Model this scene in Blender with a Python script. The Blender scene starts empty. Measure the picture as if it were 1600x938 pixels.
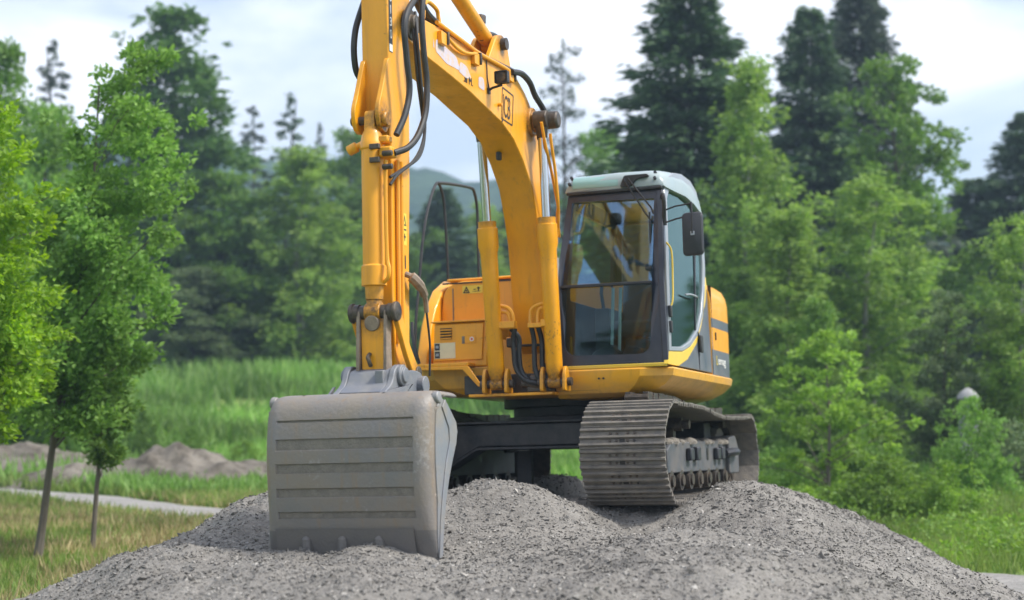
import bpy, bmesh, math, random
import numpy as np
from mathutils import Vector, Matrix
from mathutils.geometry import tessellate_polygon
R_ = math.radians
random.seed(7)
SC = bpy.context.scene
COL = SC.collection

# ------------------------------------------------------------------ camera
EYE = 2.0
cam_d = bpy.data.cameras.new('camera')
cam_d.sensor_width = 36.0
cam_d.lens = 54.1
cam_d.clip_start = 0.1
cam_d.clip_end = 8000
cam_d.dof.use_dof = True
cam_d.dof.focus_distance = 11.2
cam_d.dof.aperture_fstop = 1.3
cam = bpy.data.objects.new('camera', cam_d)
cam.location = (0, 0, EYE)
cam.rotation_euler = (R_(90 + 3.0946), 0, 0)
COL.objects.link(cam)
SC.camera = cam

# ------------------------------------------------------------------ sky, sun, exposure
SUN_EL, SUN_AZ = 52.0, 102.0         # azimuth from the view axis (+Y) towards the right
sun_dir = Vector((math.sin(R_(SUN_AZ)) * math.cos(R_(SUN_EL)), math.cos(R_(SUN_AZ)) * math.cos(R_(SUN_EL)), math.sin(R_(SUN_EL))))
world = bpy.data.worlds.new('World')
SC.world = world
world.use_nodes = True
wn, wl = world.node_tree.nodes, world.node_tree.links
wn.clear()
w_out = wn.new('ShaderNodeOutputWorld')
w_bg = wn.new('ShaderNodeBackground')
w_bg.inputs['Strength'].default_value = 0.098
sky = wn.new('ShaderNodeTexSky')
sky.sky_type = 'NISHITA'
sky.sun_disc = False
sky.sun_elevation = R_(SUN_EL)
sky.sun_rotation = R_(SUN_AZ)
sky.air_density = 1.0
sky.dust_density = 2.0
sky.ozone_density = 1.5
tc = wn.new('ShaderNodeTexCoord')
mp = wn.new('ShaderNodeMapping')
mp.inputs['Scale'].default_value = (1.0, 1.0, 2.2)
mp.inputs['Location'].default_value = (0.35, 0.0, 0.1)
nz = wn.new('ShaderNodeTexNoise')
nz.inputs['Scale'].default_value = 3.4
nz.inputs['Detail'].default_value = 7
nz.inputs['Roughness'].default_value = 0.52
nz.inputs['Distortion'].default_value = 0.35
rp = wn.new('ShaderNodeValToRGB')
rp.color_ramp.elements[0].position = 0.44
rp.color_ramp.elements[0].color = (0.30, 0.30, 0.30, 1)
rp.color_ramp.elements[1].position = 0.62
rp.color_ramp.elements[1].color = (1, 1, 1, 1)
mx = wn.new('ShaderNodeMixRGB')
mx.inputs['Color2'].default_value = (8.7, 8.8, 9.5, 1)
wl.new(tc.outputs['Generated'], mp.inputs['Vector'])
wl.new(mp.outputs['Vector'], nz.inputs['Vector'])
wl.new(nz.outputs['Fac'], rp.inputs['Fac'])
wl.new(rp.outputs['Color'], mx.inputs['Fac'])
wl.new(sky.outputs['Color'], mx.inputs['Color1'])
wl.new(mx.outputs['Color'], w_bg.inputs['Color'])
wl.new(w_bg.outputs['Background'], w_out.inputs['Surface'])

sun_d = bpy.data.lights.new('sun', 'SUN')
sun_d.energy = 3.0
sun_d.angle = R_(11)
sun_d.color = (1.0, 0.95, 0.87)
sun = bpy.data.objects.new('sun', sun_d)
sun.rotation_euler = sun_dir.to_track_quat('Z', 'Y').to_euler()
sun.location = sun_dir * 60
COL.objects.link(sun)

SC.view_settings.view_transform = 'Standard'
SC.view_settings.look = 'None'
SC.view_settings.gamma = 1
SC.view_settings.use_curve_mapping = False
SC.view_settings.exposure = 0.92
SC.cycles.max_bounces = 7
SC.cycles.diffuse_bounces = 3
SC.cycles.glossy_bounces = 3
SC.cycles.transmission_bounces = 4
SC.cycles.transparent_max_bounces = 8
SC.cycles.caustics_reflective = False
SC.cycles.caustics_refractive = False
SC.cycles.use_denoising = True

# ------------------------------------------------------------------ materials
def new_mat(name):
    m = bpy.data.materials.new(name)
    m.use_nodes = True
    nt = m.node_tree
    b = nt.nodes['Principled BSDF']
    return m, nt, b

def surf(name, col, rough=0.5, metal=0.0, dirt=None, amount=0.3, scale=6.0, bump=0.0, bscale=60.0, coat=0.0, streak=None, spec=0.5, thr=0.5, chips=None, grease=False):
    """base colour broken up by a noise-shaped film of dust / wear"""
    m, nt, b = new_mat(name)
    N, L = nt.nodes, nt.links
    b.inputs['Roughness'].default_value = rough
    b.inputs['Metallic'].default_value = metal
    b.inputs['Coat Weight'].default_value = coat
    b.inputs['Specular IOR Level'].default_value = spec
    b.inputs['Base Color'].default_value = (*col, 1)
    t = N.new('ShaderNodeTexCoord')
    if dirt is not None:
        n1 = N.new('ShaderNodeTexNoise')
        n1.inputs['Scale'].default_value = scale
        n1.inputs['Detail'].default_value = 8
        n1.inputs['Roughness'].default_value = 0.65
        if streak:
            mpn = N.new('ShaderNodeMapping')
            mpn.inputs['Scale'].default_value = streak
            L.new(t.outputs['Object'], mpn.inputs['Vector'])
            L.new(mpn.outputs['Vector'], n1.inputs['Vector'])
        else:
            L.new(t.outputs['Object'], n1.inputs['Vector'])
        r = N.new('ShaderNodeValToRGB')
        r.color_ramp.elements[0].position = thr - 0.12
        r.color_ramp.elements[0].color = (0, 0, 0, 1)
        r.color_ramp.elements[1].position = thr + 0.2
        r.color_ramp.elements[1].color = (amount, amount, amount, 1)
        L.new(n1.outputs['Fac'], r.inputs['Fac'])
        mix = N.new('ShaderNodeMixRGB')
        mix.inputs['Color1'].default_value = (*col, 1)
        mix.inputs['Color2'].default_value = (*dirt, 1)
        L.new(r.outputs['Color'], mix.inputs['Fac'])
        L.new(mix.outputs['Color'], b.inputs['Base Color'])
        if chips:
            n3 = N.new('ShaderNodeTexNoise'); n3.inputs['Scale'].default_value = 34; n3.inputs['Detail'].default_value = 6; n3.inputs['Roughness'].default_value = 0.7
            n5 = N.new('ShaderNodeTexNoise'); n5.inputs['Scale'].default_value = 2.3; n5.inputs['Detail'].default_value = 3
            L.new(t.outputs['Object'], n3.inputs['Vector']); L.new(t.outputs['Object'], n5.inputs['Vector'])
            ml = N.new('ShaderNodeMath'); ml.operation = 'MULTIPLY'
            L.new(n3.outputs['Fac'], ml.inputs[0]); L.new(n5.outputs['Fac'], ml.inputs[1])
            r4 = N.new('ShaderNodeValToRGB')
            r4.color_ramp.elements[0].position = 0.372; r4.color_ramp.elements[0].color = (0, 0, 0, 1)
            r4.color_ramp.elements[1].position = 0.40; r4.color_ramp.elements[1].color = (0.6, 0.6, 0.6, 1)
            L.new(ml.outputs[0], r4.inputs['Fac'])
            mix4 = N.new('ShaderNodeMixRGB'); mix4.inputs['Color2'].default_value = (*chips, 1)
            L.new(r4.outputs['Color'], mix4.inputs['Fac']); L.new(mix.outputs['Color'], mix4.inputs['Color1'])
            # thin rain streaks of grime
            mp5 = N.new('ShaderNodeMapping'); mp5.inputs['Scale'].default_value = (14, 14, 0.9)
            n6 = N.new('ShaderNodeTexNoise'); n6.inputs['Scale'].default_value = 1.6; n6.inputs['Detail'].default_value = 4
            L.new(t.outputs['Object'], mp5.inputs['Vector']); L.new(mp5.outputs['Vector'], n6.inputs['Vector'])
            r6 = N.new('ShaderNodeValToRGB')
            r6.color_ramp.elements[0].position = 0.56; r6.color_ramp.elements[0].color = (0, 0, 0, 1)
            r6.color_ramp.elements[1].position = 0.78; r6.color_ramp.elements[1].color = (0.36, 0.36, 0.36, 1)
            L.new(n6.outputs['Fac'], r6.inputs['Fac'])
            mix6 = N.new('ShaderNodeMixRGB'); mix6.inputs['Color2'].default_value = (0.30, 0.17, 0.05, 1)
            L.new(r6.outputs['Color'], mix6.inputs['Fac']); L.new(mix4.outputs['Color'], mix6.inputs['Color1'])
            last = mix6.outputs['Color']
            if grease:
                acc = None
                for gp, gr in GREASE:
                    vm = N.new('ShaderNodeVectorMath'); vm.operation = 'DISTANCE'
                    vm.inputs[1].default_value = gp
                    L.new(t.outputs['Object'], vm.inputs[0])
                    mg = N.new('ShaderNodeMapRange'); mg.inputs['From Min'].default_value = gr; mg.inputs['From Max'].default_value = gr * 0.35
                    L.new(vm.outputs['Value'], mg.inputs['Value'])
                    if acc is None: acc = mg.outputs[0]
                    else:
                        mm = N.new('ShaderNodeMath'); mm.operation = 'MAXIMUM'
                        L.new(acc, mm.inputs[0]); L.new(mg.outputs[0], mm.inputs[1]); acc = mm.outputs[0]
                ng = N.new('ShaderNodeMath'); ng.operation = 'MULTIPLY_ADD'; ng.inputs[1].default_value = 2.4; ng.inputs[2].default_value = -0.55
                L.new(n3.outputs['Fac'], ng.inputs[0])
                mq = N.new('ShaderNodeMath'); mq.operation = 'MULTIPLY'; mq.use_clamp = True
                L.new(acc, mq.inputs[0]); L.new(ng.outputs[0], mq.inputs[1])
                mixg = N.new('ShaderNodeMixRGB'); mixg.inputs['Color2'].default_value = (0.05, 0.030, 0.014, 1)
                L.new(mq.outputs[0], mixg.inputs['Fac']); L.new(last, mixg.inputs['Color1'])
                last = mixg.outputs['Color']
            L.new(last, b.inputs['Base Color'])
        ra = N.new('ShaderNodeMath'); ra.operation = 'MULTIPLY_ADD'
        ra.inputs[1].default_value = 0.45
        ra.inputs[2].default_value = rough
        L.new(r.outputs['Color'], ra.inputs[0])
        L.new(ra.outputs[0], b.inputs['Roughness'])
    if bump > 0:
        n2 = N.new('ShaderNodeTexNoise')
        n2.inputs['Scale'].default_value = bscale
        n2.inputs['Detail'].default_value = 5
        L.new(t.outputs['Object'], n2.inputs['Vector'])
        bp = N.new('ShaderNodeBump')
        bp.inputs['Strength'].default_value = bump
        bp.inputs['Distance'].default_value = 0.02
        L.new(n2.outputs['Fac'], bp.inputs['Height'])
        L.new(bp.outputs['Normal'], b.inputs['Normal'])
    return m

GREASE = [((4.60, 0.06, 1.375), 0.20), ((1.56, 0.17, 3.25), 0.24), ((4.58, 0.12, 2.66), 0.17), ((1.42, 0.26, 1.04), 0.17), ((1.42, -0.26, 1.04), 0.17), ((4.16, 0.14, 3.42), 0.20), ((4.28, 0.14, 0.99), 0.15), ((2.14, 0.1, 3.79), 0.16), ((1.58, 0.26, 2.44), 0.11), ((1.62, -0.26, 2.44), 0.11)]
def leaf_mat(name, c1, c2, trans=0.35, nsc=0.75, lo=0.70, hi=1.35, sat=1.0):
    m = bpy.data.materials.new(name)
    m.use_nodes = True
    nt = m.node_tree
    N, L = nt.nodes, nt.links
    N.clear()
    o = N.new('ShaderNodeOutputMaterial')
    g = N.new('ShaderNodeNewGeometry')
    r = N.new('ShaderNodeValToRGB')
    r.color_ramp.elements[0].color = (*c1, 1)
    r.color_ramp.elements[1].color = (*c2, 1)
    L.new(g.outputs['Random Per Island'], r.inputs['Fac'])
    d = N.new('ShaderNodeBsdfPrincipled')
    d.inputs['Roughness'].default_value = 0.55
    d.inputs['Specular IOR Level'].default_value = 0.3
    tr = N.new('ShaderNodeBsdfTranslucent')
    hs = N.new('ShaderNodeHueSaturation')
    hs.inputs['Saturation'].default_value = 1.1
    hs.inputs['Value'].default_value = 1.35
    hs.inputs['Hue'].default_value = 0.497
    nz_ = N.new('ShaderNodeTexNoise'); nz_.inputs['Scale'].default_value = nsc; nz_.inputs['Detail'].default_value = 3
    L.new(g.outputs['Position'], nz_.inputs['Vector'])
    mr = N.new('ShaderNodeMapRange'); mr.inputs['From Min'].default_value = 0.3; mr.inputs['From Max'].default_value = 0.7
    mr.inputs['To Min'].default_value = lo; mr.inputs['To Max'].default_value = hi
    L.new(nz_.outputs['Fac'], mr.inputs['Value'])
    h2 = N.new('ShaderNodeHueSaturation'); h2.inputs['Saturation'].default_value = sat; L.new(mr.outputs[0], h2.inputs['Value']); L.new(r.outputs['Color'], h2.inputs['Color'])
    r = h2
    L.new(r.outputs['Color'], d.inputs['Base Color'])
    L.new(r.outputs['Color'], hs.inputs['Color'])
    L.new(hs.outputs['Color'], tr.inputs['Color'])
    ms = N.new('ShaderNodeMixShader')
    ms.inputs['Fac'].default_value = trans
    L.new(d.outputs[0], ms.inputs[1])
    L.new(tr.outputs[0], ms.inputs[2])
    L.new(ms.outputs[0], o.inputs['Surface'])
    return m

def glass_mat(name, tint, refl=0.10, gcol=(1, 1, 1)):
    m = bpy.data.materials.new(name)
    m.use_nodes = True
    nt = m.node_tree
    N, L = nt.nodes, nt.links
    N.clear()
    o = N.new('ShaderNodeOutputMaterial')
    t = N.new('ShaderNodeBsdfTransparent')
    t.inputs['Color'].default_value = (*tint, 1)
    g = N.new('ShaderNodeBsdfGlossy')
    g.inputs['Roughness'].default_value = 0.03
    g.inputs['Color'].default_value = (*gcol, 1)
    f = N.new('ShaderNodeFresnel')
    f.inputs['IOR'].default_value = 1.5
    a = N.new('ShaderNodeMath'); a.operation = 'ADD'; a.use_clamp = True
    a.inputs[1].default_value = refl
    ms = N.new('ShaderNodeMixShader')
    L.new(f.outputs[0], a.inputs[0])
    L.new(a.outputs[0], ms.inputs['Fac'])
    L.new(t.outputs[0], ms.inputs[1])
    L.new(g.outputs[0], ms.inputs[2])
    L.new(ms.outputs[0], o.inputs['Surface'])
    return m

DUST = (0.30, 0.27, 0.23)
M = {}
M['yellow'] = surf('yellow_paint', (0.82, 0.352, 0.003), 0.36, 0, (0.60, 0.26, 0.02), 0.42, 3.5, 0.04, 25, coat=0.25, chips=(0.16, 0.085, 0.03), grease=True)
M['yellow_arm'] = surf('yellow_paint_arm', (0.82, 0.352, 0.003), 0.38, 0, (0.54, 0.24, 0.025), 0.45, 5.0, 0.05, 30, coat=0.15, streak=(1, 1, 0.25), chips=(0.16, 0.085, 0.03), grease=True)
M['yellow_skirt'] = surf('yellow_paint_dusty', (0.80, 0.385, 0.02), 0.38, 0, (0.42, 0.27, 0.13), 0.75, 2.6, 0.05, 25, coat=0.15, streak=(0.6, 0.6, 1.6), chips=(0.16, 0.085, 0.03))
M['pale_yellow'] = surf('pale_yellow_stripe', (0.74, 0.50, 0.03), 0.35, 0, (0.5, 0.4, 0.15), 0.4, 4.0, coat=0.2)
M['grey_panel'] = surf('slate_grey_paint', (0.065, 0.082, 0.11), 0.38, 0, (0.22, 0.22, 0.23), 0.5, 4.0, coat=0.15)
M['navy'] = surf('dark_navy_paint', (0.018, 0.023, 0.040), 0.32, 0, (0.07, 0.07, 0.08), 0.5, 5.0, coat=0.2)
M['silver'] = surf('silver_grey_paint', (0.30, 0.33, 0.38), 0.33, 0.25, (0.35, 0.34, 0.33), 0.4, 5.0, coat=0.2)
M['roof'] = surf('pale_roof_paint', (0.25, 0.325, 0.345), 0.36, 0.0, (0.38, 0.38, 0.36), 0.4, 4.0, coat=0.2)
M['teal'] = surf('teal_hatch_glass', (0.20, 0.38, 0.37), 0.12, 0.0, (0.3, 0.38, 0.36), 0.3, 4.0, coat=0.5)
M['black'] = surf('black_frame_steel', (0.016, 0.018, 0.024), 0.42, 0.0, (0.12, 0.11, 0.10), 0.45, 7.0, 0.1, 40)
M['rubber'] = surf('black_rubber', (0.012, 0.013, 0.016), 0.45, 0, (0.08, 0.08, 0.08), 0.35, 9.0)
M['plastic'] = surf('dark_plastic', (0.022, 0.024, 0.032), 0.45, 0, (0.08, 0.08, 0.085), 0.3, 7.0)
M['chrome'] = surf('chrome_rod', (0.62, 0.63, 0.65), 0.14, 1.0)
M['shoe'] = surf('worn_track_steel', (0.125, 0.117, 0.108), 0.5, 0.25, (0.27, 0.24, 0.20), 0.95, 9.0, 0.25, 50, thr=0.47)
M['frame_grey'] = surf('dusty_blue_grey_paint', (0.062, 0.070, 0.085), 0.5, 0.0, (0.14, 0.13, 0.118), 0.9, 5.0, 0.1, 40)
M['bucket'] = surf('worn_grey_bucket_steel', (0.190, 0.182, 0.182), 0.45, 0.2, (0.255, 0.218, 0.172), 1.0, 3.0, 0.18, 45, streak=(0.8, 0.8, 0.8), thr=0.5, chips=(0.30, 0.29, 0.28))
M['bucket_side'] = surf('blue_grey_bucket_side', (0.22, 0.235, 0.265), 0.42, 0.2, (0.30, 0.255, 0.18), 0.8, 4.0, 0.12, 40)  # paler and bluer grey than the front shell
M['slot_dirt'] = surf('caked_brown_dirt', (0.165, 0.150, 0.132), 0.9, 0.0, (0.25, 0.225, 0.19), 0.8, 14.0, 0.5, 70)
M['lip'] = surf('shade_toned_lip_steel', (0.15, 0.145, 0.145), 0.45, 0.3, (0.20, 0.18, 0.15), 0.5, 6.0, 0.15, 50)  # lip and teeth steel, toned down for the shade low on the bucket
M['ear'] = surf('grey_coupler_paint', (0.15, 0.165, 0.20), 0.42, 0.1, (0.26, 0.25, 0.23), 0.6, 7.0, 0.1, 40)
M['pin'] = surf('greasy_dark_pin', (0.045, 0.040, 0.038), 0.4, 0.4, (0.18, 0.14, 0.10), 0.7, 12.0, 0.25, 50)
M['rustlink'] = surf('worn_link_edge', (0.30, 0.23, 0.17), 0.55, 0.1, (0.10, 0.085, 0.08), 0.7, 9.0, 0.2, 50)
M['white'] = surf('white_print', (0.72, 0.72, 0.70), 0.5)
M['cream'] = surf('cream_decal', (0.70, 0.62, 0.42), 0.5, 0, (0.5, 0.45, 0.33), 0.4, 12)
M['decal_yellow'] = surf('warning_decal_yellow', (0.72, 0.55, 0.06), 0.45)
M['print_black'] = surf('print_black', (0.022, 0.02, 0.018), 0.5)
M['lilac'] = surf('faded_lilac_print', (0.52, 0.48, 0.58), 0.5, 0, (0.66, 0.42, 0.16), 0.9, 22.0, thr=0.54)
M['lamp_glass'] = surf('lamp_lens', (0.10, 0.105, 0.11), 0.15, 0.5)
M['red'] = surf('red_print', (0.6, 0.10, 0.06), 0.5)
M['seat'] = surf('cab_seat_fabric', (0.11, 0.12, 0.135), 0.9)
M['rodblue'] = surf('pale_blue_rod', (0.62, 0.74, 0.78), 0.35)
M['cabin'] = surf('cab_lining', (0.06, 0.066, 0.075), 0.8)
M['glass'] = glass_mat('tinted_cab_glass', (0.68, 0.79, 0.82), 0.115, (0.42, 0.66, 1.0))
M['glass_low'] = glass_mat('lower_cab_glass', (0.72, 0.82, 0.82), 0.0, (0.55, 0.66, 0.72))
M['glass_side'] = glass_mat('clear_door_glass', (0.74, 0.88, 0.83), 0.03, (0.75, 1.0, 0.92))

# ------------------------------------------------------------------ mesh helpers
class MB:
    def __init__(s):
        s.v, s.f, s.m = [], [], []
    def add(s, vs, fs, mi=0):
        o = len(s.v)
        s.v += [tuple(v) for v in vs]
        s.f += [tuple(i + o for i in f) for f in fs]
        s.m += [mi] * len(fs)
        return s
    def box(s, x0, x1, y0, y1, z0, z1, mi=0):
        vs = [(x, y, z) for z in (z0, z1) for x, y in ((x0, y0), (x1, y0), (x1, y1), (x0, y1))]
        return s.add(vs, [(3, 2, 1, 0), (4, 5, 6, 7), (0, 1, 5, 4), (1, 2, 6, 5), (2, 3, 7, 6), (3, 0, 4, 7)], mi)
    def prism(s, prof, a, b, axis='y', mi=0):
        n = len(prof)
        def P(p, t):
            return {'y': (p[0], t, p[1]), 'x': (t, p[0], p[1]), 'z': (p[0], p[1], t)}[axis]
        vs = [P(p, a) for p in prof] + [P(p, b) for p in prof]
        fs = [tuple(range(n))[::-1], tuple(range(n, 2 * n))] + [(i, (i + 1) % n, n + (i + 1) % n, n + i) for i in range(n)]
        return s.add(vs, fs, mi)
    def loft(s, rings, cap0=True, cap1=True, mi=0, closed=True, mis=None):
        n = len(rings[0]); vs = [p for r in rings for p in r]; o = len(s.v)
        s.v += [tuple(v) for v in vs]
        for k in range(len(rings) - 1):
            for i in range(n if closed else n - 1):
                j = (i + 1) % n
                s.f.append((o + k * n + i, o + k * n + j, o + (k + 1) * n + j, o + (k + 1) * n + i))
                s.m.append(mis[k] if mis else mi)
        if cap0: s.f.append(tuple(o + i for i in range(n))[::-1]); s.m.append(mis[0] if mis else mi)
        if cap1: s.f.append(tuple(o + (len(rings) - 1) * n + i for i in range(n))); s.m.append(mis[-1] if mis else mi)
        return s
    def cyl(s, p0, p1, r0, r1=None, n=16, mi=0, caps=True):
        r1 = r0 if r1 is None else r1
        return s.lathe(p0, p1, [(0, r0), (1, r1)], n, mi, caps)
    def lathe(s, p0, p1, prof, n=20, mi=0, caps=True):
        p0, p1 = Vector(p0), Vector(p1)
        ax = p1 - p0
        q = ax.to_track_quat('Z', 'Y')
        rings = []
        for t, r in prof:
            rings.append([p0 + ax * t + q @ Vector((r * math.cos(2 * math.pi * i / n), r * math.sin(2 * math.pi * i / n), 0)) for i in range(n)])
        return s.loft(rings, caps, caps, mi)
    def tube(s, pts, r, n=8, mi=0):
        pts = [Vector(p) for p in pts]
        rings = []; up = None
        for i, p in enumerate(pts):
            t = (pts[min(i + 1, len(pts) - 1)] - pts[max(i - 1, 0)]).normalized()
            if up is None:
                up = t.orthogonal().normalized()
            up = (up - t * up.dot(t)).normalized()
            w = t.cross(up)
            rr = r[i] if isinstance(r, (list, tuple)) else r
            rings.append([p + (up * math.cos(2 * math.pi * k / n) + w * math.sin(2 * math.pi * k / n)) * rr for k in range(n)])
        return s.loft(rings, True, True, mi)
    def panel(s, outer, holes, fn, d, mi=0):
        """flat panel with openings; fn maps (a, b) to 3D, d is the thickness vector"""
        loops = [outer] + list(holes)
        flat = [p for l in loops for p in l]
        tris = tessellate_polygon([[Vector((p[0], p[1], 0)) for p in l] for l in loops])
        n = len(flat)
        A = [Vector(fn(*p)) for p in flat]
        B = [a + Vector(d) for a in A]
        fs = [tuple(t) for t in tris] + [tuple(n + i for i in t[::-1]) for t in tris]
        o = 0
        for l in loops:
            k = len(l)
            fs += [(o + i, o + (i + 1) % k, n + o + (i + 1) % k, n + o + i) for i in range(k)]
            o += k
        return s.add(A + B, fs, mi)
    def build(s, name, mats, parent=None, bevel=0.0, angle=35, seg=2):
        me = bpy.data.meshes.new(name)
        me.from_pydata(s.v, [], s.f)
        mats = mats if isinstance(mats, (list, tuple)) else [mats]
        for m in mats:
            me.materials.append(m)
        if len(mats) > 1:
            me.polygons.foreach_set('material_index', s.m)
        bm = bmesh.new(); bm.from_mesh(me)
        bmesh.ops.recalc_face_normals(bm, faces=bm.faces)
        bm.to_mesh(me); bm.free()
        me.polygons.foreach_set('use_smooth', [True] * len(me.polygons))
        me.set_sharp_from_angle(angle=R_(angle))
        me.update()
        return link(name, me, parent, bevel, seg)

def link(name, me, parent=None, bevel=0.0, seg=2):
    o = bpy.data.objects.new(name, me)
    COL.objects.link(o)
    o.parent = parent
    if bevel > 0:
        b = o.modifiers.new('bevel', 'BEVEL')
        b.width = bevel; b.segments = seg; b.limit_method = 'ANGLE'; b.angle_limit = R_(40)
        b.harden_normals = False
    return o

def empty(name, parent=None, loc=(0, 0, 0)):
    o = bpy.data.objects.new(name, None)
    COL.objects.link(o)
    o.parent = parent
    o.location = loc
    o.empty_display_size = 0.2
    return o

def tag(o, label=None, cat=None, group=None, kind=None):
    if label: o['label'] = label
    if cat: o['category'] = cat
    if group: o['group'] = group
    if kind: o['kind'] = kind
    return o

def rpoly(pts, r, n=4):
    """polygon with rounded corners; r a number or one per corner"""
    out = []
    N = len(pts)
    for i in range(N):
        p = Vector(pts[i]).to_2d() if len(pts[i]) > 2 else Vector(pts[i])
        a = Vector(pts[i - 1]); b = Vector(pts[(i + 1) % N])
        rr = r[i] if isinstance(r, (list, tuple)) else r
        if rr <= 0:
            out.append((p.x, p.y)); continue
        da = (a - p); db = (b - p)
        ra = min(rr, da.length * 0.48); rb = min(rr, db.length * 0.48)
        s = p + da.normalized() * ra; e = p + db.normalized() * rb
        for k in range(n + 1):
            t = k / n
            q = s * (1 - t) ** 2 + p * 2 * t * (1 - t) + e * t * t
            out.append((q.x, q.y))
    return out

def spline(pts, k=6):
    P = [Vector(p) for p in pts]
    P = [P[0] * 2 - P[1]] + P + [P[-1] * 2 - P[-2]]
    out = []
    for i in range(1, len(P) - 2):
        a, b, c, d = P[i - 1], P[i], P[i + 1], P[i + 2]
        for j in range(k):
            t = j / k
            out.append(0.5 * ((2 * b) + (c - a) * t + (2 * a - 5 * b + 4 * c - d) * t * t + (3 * b - a - 3 * c + d) * t ** 3))
    out.append(P[-2])
    return out

def text(body, name, mat, parent, origin, ux, uy, size, extrude=0.0015, align='LEFT', xs=1.0):
    cu = bpy.data.curves.new(name, 'FONT')
    cu.body = body
    cu.size = size
    cu.extrude = extrude
    cu.align_x = align
    cu.materials.append(mat)
    tmp = bpy.data.objects.new(name, cu)
    COL.objects.link(tmp)
    bpy.context.view_layer.update()
    me = bpy.data.meshes.new_from_object(tmp.evaluated_get(bpy.context.evaluated_depsgraph_get()))
    bpy.data.objects.remove(tmp)
    o = bpy.data.objects.new(name, me)
    COL.objects.link(o)
    o.parent = parent
    ux = Vector(ux).normalized(); uy = Vector(uy).normalized(); uz = ux.cross(uy)
    m = Matrix((ux * xs, uy, uz)).transposed().to_4x4()
    m.translation = Vector(origin)
    me.transform(m)
    return o
# ================================================================== TERRAIN
NR = np.random.RandomState(3)
_TB = NR.rand(256, 256)
def vnoise(x, y):
    x = np.asarray(x, float); y = np.asarray(y, float)
    xi = np.floor(x).astype(int); yi = np.floor(y).astype(int)
    fx_ = x - xi; fy_ = y - yi
    u = fx_ * fx_ * (3 - 2 * fx_); v = fy_ * fy_ * (3 - 2 * fy_)
    g = lambda a, b: _TB[a % 256, b % 256]
    return (g(xi, yi) * (1 - u) + g(xi + 1, yi) * u) * (1 - v) + (g(xi, yi + 1) * (1 - u) + g(xi + 1, yi + 1) * u) * v
def fbm(x, y, o=4, s=1.0):
    t = 0; a = 0.5; n = 0
    for k in range(o):
        t = t + a * (vnoise(x * s + 17.3 * k, y * s - 9.1 * k) - 0.5); n += a
        a *= 0.5; s *= 2.03
    return t / n * 2
def sstep(a, b, t):
    t = np.clip((t - a) / (b - a), 0, 1)
    return t * t * (3 - 2 * t)
def ground_z(x, y):
    x = np.asarray(x, float); y = np.asarray(y, float)
    z = 2.3 * sstep(34, 62, y) + 3.2 * sstep(75, 170, y) + 8 * sstep(150, 330, y)
    z = z + 0.10 * fbm(x, y, 3, 0.12) * sstep(14, 30, y) + 0.4 * fbm(x, y, 3, 0.03) * sstep(40, 80, y)
    z = z * (1 - 0.0 * x)
    z = z + 0.75 * np.exp(-(((x + 9.0) / 4.5) ** 2 + ((y - 35.0) / 2.0) ** 2)) * (1 + 0.5 * fbm(x, y, 3, 0.9)) * 0
    return z
def ground_scalar(x, y): return float(ground_z(np.array([x]), np.array([y]))[0])

def grid_mesh(name, X, Y, Z, mats, kind='structure', smooth=True, parent=None):
    ny, nx = X.shape
    co = np.stack([X.ravel(), Y.ravel(), Z.ravel()], 1)
    i = np.arange(ny * nx).reshape(ny, nx)
    q = np.stack([i[:-1, :-1], i[:-1, 1:], i[1:, 1:], i[1:, :-1]], -1).reshape(-1, 4)
    me = np_mesh(name, co, q, mats, smooth)
    o = link(name, me, parent)
    if kind: o['kind'] = kind
    return o
def np_mesh(name, co, faces, mats, smooth=False):
    k = faces.shape[1]
    me = bpy.data.meshes.new(name)
    me.vertices.add(len(co)); me.loops.add(faces.size); me.polygons.add(len(faces))
    me.vertices.foreach_set('co', np.ascontiguousarray(co, np.float32).ravel())
    me.loops.foreach_set('vertex_index', np.ascontiguousarray(faces, np.int32).ravel())
    me.polygons.foreach_set('loop_start', np.arange(0, faces.size, k, dtype=np.int32))
    me.polygons.foreach_set('use_smooth', np.full(len(faces), smooth))
    for m in (mats if isinstance(mats, (list, tuple)) else [mats]):
        me.materials.append(m)
    me.update(calc_edges=True)
    me.validate()
    return me

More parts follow.
